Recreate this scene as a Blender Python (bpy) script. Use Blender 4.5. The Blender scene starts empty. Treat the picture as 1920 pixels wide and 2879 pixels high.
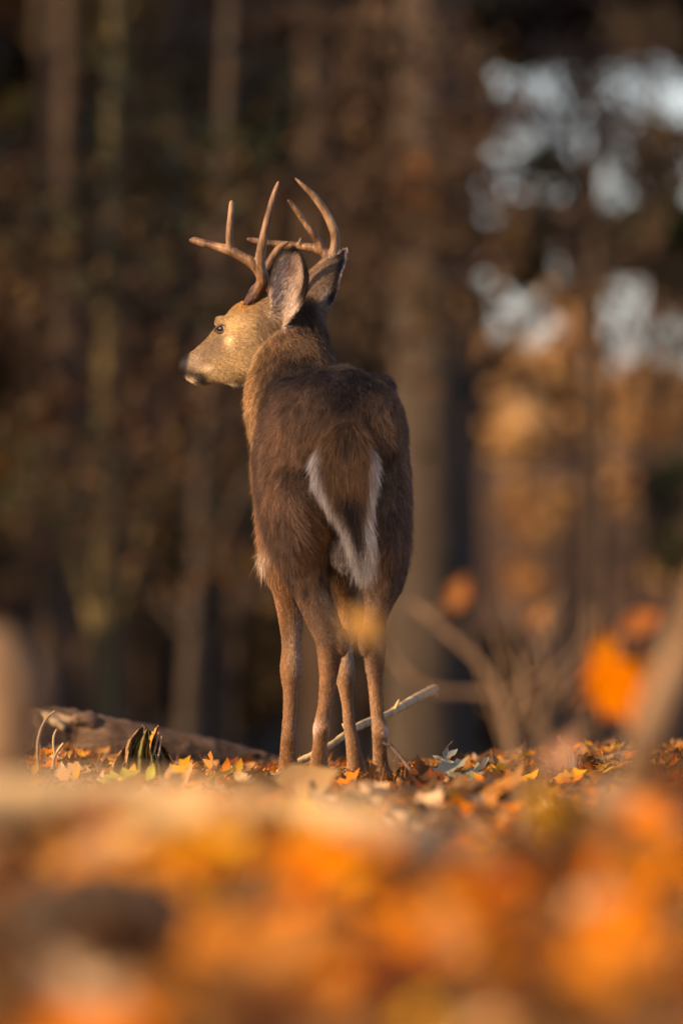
import bpy, math, random
import numpy as np
from mathutils import Vector, noise, kdtree

random.seed(7)
RNG = np.random.default_rng(7)
SC = bpy.context.scene
COL = SC.collection
R = math.radians

# ---------------------------------------------------------------- camera
D = 24.0            # camera to buck, metres
CAMZ = 0.45         # a photographer lying low in the leaves
cam_data = bpy.data.cameras.new('camera')
cam = bpy.data.objects.new('camera', cam_data)
COL.objects.link(cam)
cam_data.sensor_fit = 'VERTICAL'
cam_data.sensor_height = 36.0
cam_data.lens = 36.0 * D / 2.351
cam.location = (0.0, -D, CAMZ)
cam.rotation_euler = (R(90) + math.atan((0.6195 - CAMZ) / D), 0, 0)
cam_data.clip_start = 0.1
cam_data.clip_end = 3000
cam_data.dof.use_dof = True
cam_data.dof.focus_distance = D + 0.62
cam_data.dof.aperture_fstop = cam_data.lens / 108.0
cam_data.dof.aperture_blades = 0
SC.camera = cam

# ---------------------------------------------------------------- light
SUN_AZ, SUN_EL = R(238), R(23)      # compass azimuth of the sun, elevation
world = bpy.data.worlds.new('World')
SC.world = world
world.use_nodes = True
wn = world.node_tree.nodes
wn.clear()
sky = wn.new('ShaderNodeTexSky')
sky.sky_type = 'NISHITA'
sky.sun_disc = False
sky.sun_elevation = SUN_EL
sky.sun_rotation = SUN_AZ
sky.air_density = 0.7
sky.dust_density = 1.5
sky.ozone_density = 3.0
bg = wn.new('ShaderNodeBackground')
bg.inputs['Strength'].default_value = 0.15
wo = wn.new('ShaderNodeOutputWorld')
world.node_tree.links.new(sky.outputs[0], bg.inputs[0])
world.node_tree.links.new(bg.outputs[0], wo.inputs[0])

sun_data = bpy.data.lights.new('sun', 'SUN')
sun_data.energy = 4.1
sun_data.angle = R(0.55)
sun_data.color = (1.0, 0.76, 0.47)
sun = bpy.data.objects.new('sun', sun_data)
COL.objects.link(sun)
TO_SUN = Vector((math.sin(SUN_AZ) * math.cos(SUN_EL), math.cos(SUN_AZ) * math.cos(SUN_EL), math.sin(SUN_EL)))
sun.rotation_euler = TO_SUN.to_track_quat('Z', 'Y').to_euler()
sun.location = (-8, -6, 12)

SC.view_settings.view_transform = 'Standard'
SC.view_settings.look = 'None'
SC.view_settings.exposure = 0.85
SC.view_settings.gamma = 1.0
SC.view_settings.use_curve_mapping = False
SC.view_settings.use_white_balance = True
SC.view_settings.white_balance_temperature = 8200
SC.view_settings.white_balance_tint = 25
SC.cycles.use_denoising = True
SC.cycles.max_bounces = 6
SC.cycles.sample_clamp_indirect = 4.0

# ---------------------------------------------------------------- helpers
def P(px, py, Y=0.0):
    """A measured point (millimetres in the plane of the buck) carried to depth Y."""
    s = (D + Y) / D
    return np.array(((px - 784) / 1000 * s, Y, CAMZ + ((1795 - py) / 1000 - CAMZ) * s))

def tag(o, label=None, category=None, group=None, kind=None):
    if label: o['label'] = label
    if category: o['category'] = category
    if group: o['group'] = group
    if kind: o['kind'] = kind
    return o

def link(name, data, parent=None, loc=None):
    o = bpy.data.objects.new(name, data)
    COL.objects.link(o)
    if parent is not None: o.parent = parent
    if loc is not None: o.location = loc
    return o

def make_mesh(name, verts, faces, mat=None, smooth=True):
    me = bpy.data.meshes.new(name)
    me.from_pydata([tuple(v) for v in verts], [], [tuple(f) for f in faces])
    if mat: me.materials.append(mat)
    if smooth: me.polygons.foreach_set('use_smooth', np.ones(len(me.polygons), dtype=bool))
    me.update()
    return me

def tri_mesh(name, verts, tris, mat=None, smooth=True):
    """Fast triangle mesh from numpy arrays."""
    me = bpy.data.meshes.new(name)
    nv, nt = len(verts), len(tris)
    me.vertices.add(nv); me.vertices.foreach_set('co', np.asarray(verts, dtype=np.float32).ravel())
    me.loops.add(nt * 3); me.loops.foreach_set('vertex_index', np.asarray(tris, dtype=np.int32).ravel())
    me.polygons.add(nt)
    me.polygons.foreach_set('loop_start', np.arange(0, nt * 3, 3, dtype=np.int32))
    me.polygons.foreach_set('use_smooth', np.full(nt, smooth, dtype=bool))
    me.update(calc_edges=True)
    me.validate()
    if mat: me.materials.append(mat)
    return me

def vcol(me, name, cols):
    a = me.color_attributes.new(name, 'FLOAT_COLOR', 'POINT')
    c = np.ones((len(me.vertices), 4), dtype=np.float32); c[:, :3] = cols
    a.data.foreach_set('color', c.ravel())

class Mat:
    def __init__(self, name, rough=0.8, spec=0.2):
        self.m = bpy.data.materials.new(name); self.m.use_nodes = True
        self.nt = self.m.node_tree; self.n = self.nt.nodes; self.l = self.nt.links
        self.b = self.n['Principled BSDF']
        self.b.inputs['Roughness'].default_value = rough
        self.b.inputs['Specular IOR Level'].default_value = spec
    def noise(self, scale, detail=4, rough=0.55, vec=None, stretch=None):
        t = self.n.new('ShaderNodeTexNoise')
        t.inputs['Scale'].default_value = scale; t.inputs['Detail'].default_value = detail
        t.inputs['Roughness'].default_value = rough
        tc = self.n.new('ShaderNodeTexCoord')
        src = tc.outputs['Object']
        if stretch:
            mp = self.n.new('ShaderNodeMapping'); mp.inputs['Scale'].default_value = stretch
            self.l.new(src, mp.inputs[0]); src = mp.outputs[0]
        self.l.new(src, t.inputs['Vector'])
        return t.outputs['Fac']
    def ramp(self, fac, stops):
        r = self.n.new('ShaderNodeValToRGB')
        e = r.color_ramp.elements
        while len(e) < len(stops): e.new(0.5)
        for k, (p, c) in enumerate(stops):
            e[k].position = p; e[k].color = (*c, 1)
        self.l.new(fac, r.inputs[0])
        return r.outputs[0]
    def color(self, sock): self.l.new(sock, self.b.inputs['Base Color'])
    def bump(self, fac, strength=0.4, dist=0.01):
        b = self.n.new('ShaderNodeBump'); b.inputs['Strength'].default_value = strength
        b.inputs['Distance'].default_value = dist
        self.l.new(fac, b.inputs['Height']); self.l.new(b.outputs[0], self.b.inputs['Normal'])
    def attr(self, name, kind='GEOMETRY'):
        a = self.n.new('ShaderNodeAttribute'); a.attribute_name = name; a.attribute_type = kind
        return a.outputs['Color']
    def mul(self, a, b):
        m = self.n.new('ShaderNodeMix'); m.data_type = 'RGBA'; m.blend_type = 'MULTIPLY'
        m.inputs[0].default_value = 1.0
        self.l.new(a, m.inputs[6]); self.l.new(b, m.inputs[7])
        return m.outputs[2]

def noisy(name, scale, stops, rough=0.85, spec=0.2, bump=0.0, bdist=0.01, stretch=None, detail=5):
    m = Mat(name, rough, spec)
    f = m.noise(scale, detail, 0.6, stretch=stretch)
    m.color(m.ramp(f, stops))
    if bump: m.bump(f, bump, bdist)
    return m.m

def catmull(arr, n):
    """Smooth resampling of key rows."""
    a = np.asarray(arr, dtype=float)
    a = np.vstack([2 * a[0] - a[1], a, 2 * a[-1] - a[-2]])
    out = []
    K = len(a) - 3
    for t in np.linspace(0, K, n):
        i = min(int(t), K - 1); f = t - i
        p0, p1, p2, p3 = a[i:i + 4]
        out.append(0.5 * ((2 * p1) + (-p0 + p2) * f + (2 * p0 - 5 * p1 + 4 * p2 - p3) * f * f + (-p0 + 3 * p1 - 3 * p2 + p3) * f ** 3))
    return np.array(out)

def loft(sections, n, ring=28, power=2.0):
    """sections rows: centre(3), half-axis u(3), half-axis v(3) -> closed tube verts, faces"""
    s = catmull(sections, n)
    ang = np.linspace(0, 2 * math.pi, ring, endpoint=False)
    c, sn = np.cos(ang), np.sin(ang)
    e = 2.0 / power
    c = np.sign(c) * np.abs(c) ** e; sn = np.sign(sn) * np.abs(sn) ** e
    V = (s[:, None, 0:3] + c[None, :, None] * s[:, None, 3:6] + sn[None, :, None] * s[:, None, 6:9]).reshape(-1, 3)
    F = []
    for i in range(n - 1):
        for j in range(ring):
            k = (j + 1) % ring
            F.append((i * ring + j, i * ring + k, (i + 1) * ring + k, (i + 1) * ring + j))
    F.append(tuple(range(ring - 1, -1, -1)))
    F.append(tuple(range((n - 1) * ring, n * ring)))
    return V, F

def tube(points, radii, n=24, ring=10, wob=0.0, seed=0):
    """Round tapering tube along a smooth path, verts and faces."""
    pts = catmull(np.hstack([np.asarray(points, float), np.asarray(radii, float)[:, None]]), n)
    p, r = pts[:, :3], np.maximum(pts[:, 3], 1e-4)
    rg = np.random.default_rng(seed)
    tan = np.gradient(p, axis=0); tan /= np.linalg.norm(tan, axis=1)[:, None] + 1e-12
    ref = np.array((0.31, 0.9, 0.21)) if abs(tan[0] @ np.array((0.31, 0.9, 0.21))) < 0.9 else np.array((1., 0, 0))
    V = []
    for i in range(n):
        u = ref - tan[i] * (ref @ tan[i]); u /= np.linalg.norm(u); ref = u
        v = np.cross(tan[i], u)
        for a in range(ring):
            t = 2 * math.pi * a / ring
            k = r[i] * (1 + wob * (rg.random() - 0.5))
            V.append(p[i] + k * (math.cos(t) * u + math.sin(t) * v))
    F = []
    for i in range(n - 1):
        for j in range(ring):
            k = (j + 1) % ring
            F.append((i * ring + j, i * ring + k, (i + 1) * ring + k, (i + 1) * ring + j))
    F.append(tuple(range(ring - 1, -1, -1))); F.append(tuple(range((n - 1) * ring, n * ring)))
    return V, F

def join(parts):
    V, F, o = [], [], 0
    for v, f in parts:
        V += list(v); F += [tuple(i + o for i in q) for q in f]; o += len(v)
    return V, F

def smoothstep(a, b, x):
    t = np.clip((x - a) / (b - a), 0, 1)
    return t * t * (3 - 2 * t)

# ================================================================ the buck
DEER_BASE = np.array((0.0, 0.45, 0.0))
deer = link('deer', None, loc=tuple(DEER_BASE))
tag(deer, 'white-tailed buck seen from behind with antlered head turned sideways', 'deer')

X1 = np.array((1., 0, 0)); Y1 = np.array((0, 1., 0)); Z1 = np.array((0, 0, 1.))
HEAD_A = R(25)
LAT = np.array((-math.sin(HEAD_A), -math.cos(HEAD_A), 0.0))        # towards the buck's left cheek

def row(c, u, v): return np.concatenate([c, u, v])

def leg_rows(tab):
    out = []
    for (y, xl, xr, Yc, dh) in tab:
        s = (D + Yc) / D
        out.append(row(P((xl + xr) / 2, y, Yc), X1 * (xr - xl) / 2000 * s, Y1 * dh))
    return out

regions = []           # (name, verts, faces)
def region(name, rows, n, ring=32, power=2.0):
    V, F = loft(rows, n, ring, power)
    regions.append((name, V, F))

torso = [(-.020, 795, 985, .03, .04), (.0, 795, 987, .080, .083), (.035, 790, 990, .126, .119), (.10, 780, 1002, .148, .150),
         (.2, 772, 1012, .158, .163), (.32, 758, 1032, .152, .182), (.46, 740, 1060, .138, .206), (.60, 723, 1081, .130, .222),
         (.74, 710, 1083, .126, .220), (.88, 698, 1070, .118, .200), (1.0, 686, 1052, .098, .166), (1.08, 677, 1040, .074, .12),
         (1.12, 677, 1035, .03, .05)]
region('torso', [row(P(x, y, Y), X1 * hw, Z1 * hh) for (Y, x, y, hw, hh) in torso], 60, 44, 2.15)

region('hind_left', leg_rows([(960, 665, 735, .22, .06), (1010, 612, 750, .20, .11), (1080, 602, 763, .17, .15), (1150, 598, 766, .15, .17), (1210, 612, 762, .14, .165),
    (1260, 631, 752, .14, .15), (1310, 652, 749, .14, .115), (1350, 667, 754, .12, .085), (1400, 690, 771, .085, .055),
    (1440, 708, 786, .055, .042), (1470, 723, 795, .035, .04), (1500, 729, 787, .035, .036), (1530, 732, 779, .035, .03),
    (1560, 734, 773, .035, .023), (1617, 731, 762, .04, .019), (1650, 724, 757, .04, .020), (1674, 719, 757, .035, .024),
    (1700, 720, 752, .045, .020), (1748, 712, 752, .07, .022), (1775, 707, 757, .09, .029), (1790, 709, 755, .095, .028)]), 70, 24)
region('hind_right', leg_rows([(960, 810, 890, .22, .06), (1010, 797, 925, .20, .11), (1080, 790, 935, .17, .15), (1150, 795, 938, .15, .17), (1210, 803, 935, .14, .165),
    (1260, 814, 931, .14, .15), (1310, 822, 926, .14, .12), (1350, 832, 921, .12, .09), (1390, 838, 902, .09, .06),
    (1420, 836, 889, .065, .047), (1450, 832, 884, .045, .042), (1485, 833, 885, .035, .04), (1529, 838, 880, .035, .032),
    (1559, 844, 877, .035, .023), (1617, 850, 879, .04, .019), (1650, 853, 882, .04, .020), (1681, 854, 891, .035, .024),
    (1704, 856, 887, .045, .020), (1748, 856, 890, .07, .022), (1777, 851, 900, .09, .029), (1792, 853, 898, .095, .028)]), 70, 24)
region('fore_left', leg_rows([(1030, 600, 705, .78, .09), (1080, 590, 715, .79, .13), (1180, 594, 715, .80, .13), (1260, 607, 710, .80, .10),
    (1320, 619, 703, .80, .065), (1380, 632, 698, .82, .045), (1440, 643, 695, .84, .036), (1485, 648, 692, .85, .032),
    (1529, 644, 693, .85, .034), (1560, 646, 690, .85, .03), (1588, 651, 684, .85, .022), (1646, 650, 680, .85, .018),
    (1690, 646, 680, .85, .022), (1720, 644, 681, .865, .021), (1750, 641, 683, .88, .023), (1776, 639, 688, .895, .03), (1790, 641, 686, .90, .028)]), 66, 24)
region('fore_right', leg_rows([(1030, 735, 835, .80, .09), (1080, 722, 855, .81, .13), (1180, 725, 850, .82, .13), (1260, 735, 840, .82, .10),
    (1331, 745, 824, .82, .06), (1371, 757, 816, .84, .045), (1440, 772, 812, .86, .034), (1494, 774, 810, .87, .03),
    (1550, 768, 815, .87, .034), (1576, 776, 811, .87, .03), (1617, 785, 811, .87, .02), (1663, 789, 816, .87, .02),
    (1704, 794, 825, .87, .021), (1748, 797, 833, .885, .024), (1778, 794, 840, .90, .03), (1794, 796, 838, .905, .028)]), 66, 24)

neck = [(677, 1060, .90, .09, .14), (670, 1000, .95, .098, .14), (666, 950, .99, .102, .13), (668, 905, 1.02, .103, .12), (672, 850, 1.06, .098, .105),
        (677, 800, 1.09, .087, .09), (683, 755, 1.11, .068, .075), (690, 715, 1.12, .050, .06), (694, 688, 1.12, .030, .035)]
region('neck', [row(P(x, y, Y), X1 * hw, np.array((0, hd, -0.25 * hd))) for (x, y, Y, hw, hd) in neck], 40, 36)

def head_Y(px): return 1.10 + (600 - px) / 1000 * math.tan(HEAD_A)
headk = [(415, 843, .016, .014), (420, 842, .024, .022), (432, 842, .031, .027), (448, 841, .039, .029), (470, 832, .049, .033), (500, 815, .066, .043),
         (525, 802, .083, .053), (548, 790, .096, .062), (580, 780, .098, .066), (612, 765, .088, .064), (642, 742, .066, .058), (668, 722, .042, .045), (685, 712, .02, .02)]
def head_center(px):
    a = np.array(headk)
    y = np.interp(px, a[:, 0], a[:, 1]); hh = np.interp(px, a[:, 0], a[:, 2]); hw = np.interp(px, a[:, 0], a[:, 3])
    return P(px, y, head_Y(px)), hh, hw
region('head', [row(P(x, y, head_Y(x)), LAT * hw, Z1 * hh) for (x, y, hh, hw) in headk], 46, 32, 2.15)

def blob(name, c, ax, n=12):
    rows = []
    for t in np.linspace(-1, 1, n):
        k = math.sqrt(max(0.02, 1 - t * t))
        rows.append(row(c + ax[2] * t, ax[0] * k, ax[1] * k))
    region(name, rows, n * 2, 18)
# brow above each eye, lower jaw and chin, cheek
for sgn in (1, -1):
    c, hh, hw = head_center(535)
    blob('head', c + LAT * sgn * hw * 0.70 + Z1 * 0.056, (np.array((-.028, .010, .006)), np.array((0, .016, 0)), np.array((0, 0, .017))))
    c, hh, hw = head_center(585)
    blob('head', c + LAT * sgn * hw * 0.62 - Z1 * 0.035, (np.array((-.045, .02, 0)), LAT * .024, np.array((0, 0, .05))))
for (hx, hy, hY) in ((668, 902, .34), (868, 890, .30)):          # points of the hips
    blob('torso', P(hx, hy, hY), (X1 * .040, Y1 * .07, Z1 * .034))
blob('torso', P(780, 868, .42), (X1 * .030, Y1 * .30, Z1 * .030))   # ridge of the spine
for (hx, hy, hY) in ((786, 1474, .012), (838, 1474, .012)):         # points of the hocks
    blob('hind_left' if hx < 800 else 'hind_right', P(hx, hy, hY), (X1 * .016, Y1 * .022, Z1 * .034))
c = P(462, 872, head_Y(462)); blob('head', c, (np.array((-.022, .009, 0)), LAT * .02, Z1 * .013))
c = P(778, 1268, .07); blob('scrotum', c, (X1 * .022, Y1 * .024, Z1 * .036))
c = P(788, 1290, .07); blob('scrotum', c, (X1 * .017, Y1 * .018, Z1 * .026))

# tail: a flattened leaf hanging over the buttocks
tailk = [(970, 770, 828, -.005, .03), (1000, 752, 842, -.030, .030), (1045, 728, 857, -.058, .020), (1090, 724, 860, -.074, .016), (1140, 748, 852, -.082, .015),
         (1190, 780, 848, -.086, .013), (1230, 804, 850, -.086, .011), (1258, 822, 850, -.084, .008)]
region('tail', [row(P((a + b) / 2, y, Yc), X1 * (b - a) / 2000, Y1 * dh) for (y, a, b, Yc, dh) in tailk], 40, 30)

# ears: cupped leaf shapes
def ear(name, keys, nrm, cup, thick):
    nrm = np.asarray(nrm, float); nrm /= np.linalg.norm(nrm)
    k = catmull(np.array([np.concatenate([P(x, y, Y), [w]]) for (x, y, Y, w) in keys]), 30)
    tan = np.gradient(k[:, :3], axis=0); tan /= np.linalg.norm(tan, axis=1)[:, None]
    m = 13
    s = np.linspace(-1, 1, m)
    V = []
    for i in range(30):
        side = np.cross(tan[i], nrm); side /= np.linalg.norm(side)
        w = max(k[i, 3], .004)
        th = min(thick, w * 0.9)
        inner = [k[i, :3] + side * w * q - nrm * cup * w * (1 - q * q) for q in s]
        outer = [k[i, :3] + side * w * 1.03 * q - nrm * (cup * w * (1 - q * q) + th) for q in s[::-1]]
        V += inner + outer
    ring = 2 * m
    F = []
    for i in range(29):
        for j in range(ring):
            q = (j + 1) % ring
            F.append((i * ring + j, i * ring + q, (i + 1) * ring + q, (i + 1) * ring + j))
    F.append(tuple(range(ring - 1, -1, -1))); F.append(tuple(range(29 * ring, 30 * ring)))
    regions.append((name, np.array(V), F))
EAR_L_N = np.array((-.30, -.93, .10)); EAR_R_N = np.array((.52, .84, .12))
ear('ear_left', [(634, 738, 1.02, .024), (645, 712, 1.00, .033), (655, 682, .99, .043), (661, 652, .985, .047), (664, 624, .985, .045), (667, 600, .985, .036), (670, 580, .985, .022), (673, 566, .985, .004)],
    EAR_L_N, .75, .008)
ear('ear_right', [(720, 732, 1.12, .028), (730, 698, 1.125, .041), (740, 664, 1.135, .045), (751, 637, 1.15, .041), (766, 611, 1.165, .030), (783, 590, 1.18, .018), (800, 567, 1.20, .003)],
    EAR_R_N, .8, .008)

# --- fuse everything into one continuous skin
V, F = join([(v, f) for _, v, f in regions])
raw = make_mesh('body', V, F)
tmp = bpy.data.objects.new('body_raw', raw); COL.objects.link(tmp)
rm = tmp.modifiers.new('r', 'REMESH'); rm.mode = 'VOXEL'; rm.voxel_size = 0.0045; rm.adaptivity = 0
sm = tmp.modifiers.new('s', 'SMOOTH'); sm.factor = 0.5; sm.iterations = 5
dg = bpy.context.evaluated_depsgraph_get()
body_me = bpy.data.meshes.new_from_object(tmp.evaluated_get(dg))
bpy.data.objects.remove(tmp); bpy.data.meshes.remove(raw)
body_me.name = 'body'
nv = len(body_me.vertices)
BV = np.empty(nv * 3); body_me.vertices.foreach_get('co', BV); BV = BV.reshape(-1, 3)
BN = np.empty(nv * 3); body_me.vertices.foreach_get('normal', BN); BN = BN.reshape(-1, 3)
RN = ['torso', 'hind_left', 'hind_right', 'fore_left', 'fore_right', 'neck', 'head', 'scrotum', 'tail', 'ear_left', 'ear_right']
kd = kdtree.KDTree(sum(len(v) for _, v, _ in regions)); rid = []
for name, v, _ in regions:
    for q in v:
        kd.insert(Vector(q), len(rid)); rid.append(RN.index(name))
kd.balance()
rid = np.array(rid)
VR = np.array([rid[kd.find(Vector(p))[1]] for p in BV])

ed = np.empty(len(body_me.edges) * 2, dtype=np.int64); body_me.edges.foreach_get('vertices', ed); ed = ed.reshape(-1, 2)
deg = np.bincount(ed.ravel(), minlength=nv).astype(float)[:, None]
def relax(a, it, w=0.6):
    for _ in range(it):
        s = np.zeros_like(a)
        for k in range(a.shape[1]):
            s[:, k] = np.bincount(ed[:, 0], a[ed[:, 1], k], nv) + np.bincount(ed[:, 1], a[ed[:, 0], k], nv)
        a = (1 - w) * a + w * s / deg
    return a
# melt the joints between trunk, thighs, shoulders and neck
wt = (np.isin(VR, [0, 5]) | (np.isin(VR, [1, 2, 3, 4]) & (BV[:, 2] > .46))).astype(float)[:, None]
wt = relax(wt, 12)
BV = relax(BV, 45, 0.6 * wt)
body_me.vertices.foreach_set('co', BV.ravel()); body_me.update()
bn_ = np.empty(nv * 3); body_me.vertices.foreach_get('normal', bn_); BN = bn_.reshape(-1, 3)

# measured coordinates of each skin vertex (millimetres, in the buck's own frame)
S = D / (D + BV[:, 1])
MX = 784 + BV[:, 0] * S * 1000
MY = 1795 - (CAMZ + (BV[:, 2] - CAMZ) * S) * 1000
YY = BV[:, 1]

n1 = np.array([noise.noise(Vector(p) * 9.0) for p in BV])
n2 = np.array([noise.noise(Vector((p[0] * 45, p[1] * 45, p[2] * 22))) for p in BV])
n3 = np.array([noise.noise(Vector((p[0] * 120, p[1] * 120, p[2] * 60))) for p in BV])

def C(*c): return np.array(c)[None, :]
def mixc(a, b, w): return a * (1 - w[:, None]) + b * w[:, None]
W = np.ones(nv)
is_ = lambda *names: np.isin(VR, [RN.index(n) for n in names])

col = np.repeat(C(.208, .112, .057), nv, 0)
# saddle and spine: darker grizzled band running down to the tail
sp = np.exp(-((MX - (795 - 130 * np.clip(YY, 0, 1))) / 62) ** 2) * smoothstep(1030, 900, MY) * is_('torso')
col = mixc(col, C(.034, .021, .014), np.clip(sp * (1.15 + 0.9 * n1), 0, 1))
col = mixc(col, C(.085, .056, .038), smoothstep(930, 850, MY) * 0.7 * is_('torso'))
# ochre around the tail root
tr = np.exp(-((MX - 795) / 85) ** 2 - ((MY - 1005) / 42) ** 2) * is_('torso', 'hind_left', 'hind_right')
col = mixc(col, C(.22, .105, .036), np.clip(tr * 0.95, 0, 1))
# buttocks inner side
ib = np.exp(-((MX - 745) / 45) ** 2 - ((MY - 1215) / 75) ** 2) * is_('torso', 'hind_left', 'hind_right')
col = mixc(col, C(.27, .125, .042), np.clip(ib * 0.9, 0, 1))
# belly and groin pale
pale = smoothstep(1285, 1320, MY) * is_('torso') * smoothstep(.0, .1, -BN[:, 2] * 1.0)
col = mixc(col, C(.50, .38, .26), pale)
col = mixc(col, C(.58, .44, .30), is_('scrotum') * 0.95)
col = mixc(col, C(.16, .06, .035), is_('scrotum') * np.exp(-((MX - 800) / 9) ** 2 - ((MY - 1312) / 13) ** 2))
# legs
lw = smoothstep(1240, 1390, MY) * is_('hind_left', 'hind_right', 'fore_left', 'fore_right')
col = mixc(col, C(.225, .115, .050), lw)
inner = smoothstep(.15, .75, BN[:, 0]) * is_('hind_left', 'fore_left') + smoothstep(.15, .75, -BN[:, 0]) * is_('hind_right', 'fore_right')
col = mixc(col, C(.36, .235, .135), np.clip(inner * smoothstep(1270, 1400, MY) * 0.55, 0, 1))
fl = is_('fore_left', 'fore_right')
col = mixc(col, C(.50, .38, .27), np.clip(fl * np.exp(-((MX - np.where(MX < 730, 682, 800)) / 13) ** 2) * smoothstep(1370, 1460, MY) * smoothstep(1580, 1500, MY) * .8, 0, 1))
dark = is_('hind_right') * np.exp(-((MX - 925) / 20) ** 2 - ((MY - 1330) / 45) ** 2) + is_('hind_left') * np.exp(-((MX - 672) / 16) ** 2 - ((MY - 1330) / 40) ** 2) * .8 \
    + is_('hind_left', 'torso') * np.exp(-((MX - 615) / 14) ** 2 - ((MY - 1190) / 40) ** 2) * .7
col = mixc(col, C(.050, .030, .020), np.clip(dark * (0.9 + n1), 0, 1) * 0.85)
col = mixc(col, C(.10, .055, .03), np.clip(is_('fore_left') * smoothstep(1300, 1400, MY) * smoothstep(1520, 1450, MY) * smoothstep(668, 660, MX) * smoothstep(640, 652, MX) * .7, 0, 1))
hockdark = is_('hind_left') * np.exp(-((MX - 772) / 12) ** 2 - ((MY - 1530) / 45) ** 2)
col = mixc(col, C(.09, .045, .022), np.clip(hockdark, 0, 1) * .85)
dew = np.exp(-((MX - 721) / 7) ** 2 - ((MY - 1668) / 16) ** 2) + np.exp(-((MX - 889) / 7) ** 2 - ((MY - 1678) / 16) ** 2)
col = mixc(col, C(.62, .52, .44), np.clip(dew, 0, 1))
# neck: grey brown nape, warm throat
nk = is_('neck')
col[nk] = np.array((.152, .088, .048))
napedark = np.exp(-((MX - 705) / 40) ** 2 - ((MY - 735) / 50) ** 2) * nk
col = mixc(col, C(.042, .027, .019), np.clip(napedark * (.9 + n1), 0, 1))
thr = smoothstep(622, 578, MX) * is_('neck', 'torso') * smoothstep(.55, .8, YY) * smoothstep(1050, 1000, MY)
col = mixc(col, C(.29, .175, .08), np.clip(thr, 0, 1))
col = mixc(col, C(.62, .50, .36), np.clip(smoothstep(568, 556, MX) * smoothstep(880, 900, MY) * smoothstep(975, 940, MY) * nk, 0, 1))
col = mixc(col, C(.20, .135, .085), np.clip(smoothstep(725, 760, MX) * nk * smoothstep(800, 730, MY), 0, 1))
# head
hd = is_('head')
hc = np.repeat(C(.265, .180, .088), nv, 0)
hc = mixc(hc, C(.165, .108, .060), smoothstep(560, 612, MX) * .95)                              # behind the cheek
hc = mixc(hc, C(.155, .108, .068), np.exp(-((MY - (785 + (505 - MX) * .78)) / 34) ** 2) * smoothstep(550, 500, MX) * .9)   # bridge
hc = mixc(hc, C(.27, .135, .035), np.exp(-((MX - 552) / 32) ** 2 - ((MY - 702) / 16) ** 2))     # rusty forehead
hc = mixc(hc, C(.16, .10, .06), np.exp(-((MX - 600) / 16) ** 2 - ((MY - 710) / 35) ** 2) * .6)
hc = mixc(hc, C(.66, .48, .26), np.exp(-((MX - 526) / 11) ** 2 - ((MY - 782) / 15) ** 2))     # pale spot under the eye
hc = mixc(hc, C(.55, .36, .16), np.exp(-((MX - 535) / 22) ** 2 - ((MY - 748) / 18) ** 2) * .8)
hc = mixc(hc, C(.30, .225, .155), np.exp(-((MX - 448) / 16) ** 2 - ((MY - 832) / 18) ** 2) * .8)  # pale muzzle band
hc = mixc(hc, C(.56, .44, .29), np.exp(-((MX - 474) / 13) ** 2 - ((MY - 846) / 6) ** 2))
hc = mixc(hc, C(.008, .006, .006), smoothstep(434, 428, MX + (MY - 840) * .18))               # nose pad
hc = mixc(hc, C(.020, .014, .011), np.exp(-((MX - 436) / 9) ** 2 - ((MY - 855) / 9) ** 2))
hc = mixc(hc, C(.012, .009, .008), np.exp(-((MX - 446) / 24) ** 4 - ((MY - 860) / 5.5) ** 2))   # mouth line
hc = mixc(hc, C(.014, .010, .009), np.clip(1.6 * np.exp(-((MX - 459) / 15) ** 2 - ((MY - 871) / 11) ** 2), 0, 1))   # dark chin patch
hc = mixc(hc, C(.55, .44, .30), np.exp(-((MX - 434) / 9) ** 2 - ((MY - 872) / 6) ** 2))
hc = mixc(hc, C(.72, .62, .46), smoothstep(876, 885, MY) * smoothstep(490, 510, MX) * smoothstep(580, 560, MX))   # white throat edge
col[hd] = hc[hd]
# ears
dL = BN @ (EAR_L_N / np.linalg.norm(EAR_L_N)); dR = BN @ (EAR_R_N / np.linalg.norm(EAR_R_N))
eL, eR = is_('ear_left'), is_('ear_right')
ELK = np.array([(570, 673, 4), (582, 670, 19), (600, 667, 32), (624, 664, 41), (652, 661, 44), (680, 656, 40), (708, 648, 31), (732, 640, 22)], float)
es = (MX - np.interp(MY, ELK[:, 0], ELK[:, 1])) / np.interp(MY, ELK[:, 0], ELK[:, 2])
inn = np.repeat(C(.48, .38, .31), nv, 0)
inn = mixc(inn, C(.20, .12, .095), np.exp(-((MX - 668) / 15) ** 2 - ((MY - 622) / 30) ** 2) * .9)
inn = mixc(inn, C(.28, .165, .08), np.clip(np.exp(-((MX - 694) / 11) ** 2 - ((MY - 680) / 28) ** 2), 0, 1) * .9)
back = np.repeat(C(.10, .068, .045), nv, 0)
col[eL] = mixc(back, inn, smoothstep(-.15, .25, dL))[eL]
rim = np.clip(smoothstep(594, 578, MY) + smoothstep(.72, .86, es) * smoothstep(715, 680, MY) + smoothstep(-.78, -.92, es) * smoothstep(690, 650, MY), 0, 1)
col[eL] = mixc(col, C(.014, .010, .008), rim)[eL]
ecr = mixc(np.repeat(C(.150, .098, .060), nv, 0), C(.36, .30, .26), np.clip(np.exp(-((MX - 752) / 20) ** 2 - ((MY - 690) / 22) ** 2), 0, 1))
col[eR] = mixc(ecr, C(.55, .47, .42), smoothstep(.25, .5, dR))[eR]
ERK = np.array([(571, 801), (592, 796), (612, 790), (637, 782), (664, 776), (696, 764), (728, 745)], float)
er = MX - np.interp(MY, ERK[:, 0], ERK[:, 1])
rimR = smoothstep(-22, -13, er) * smoothstep(715, 690, MY) * smoothstep(.4, .15, dR)
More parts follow.
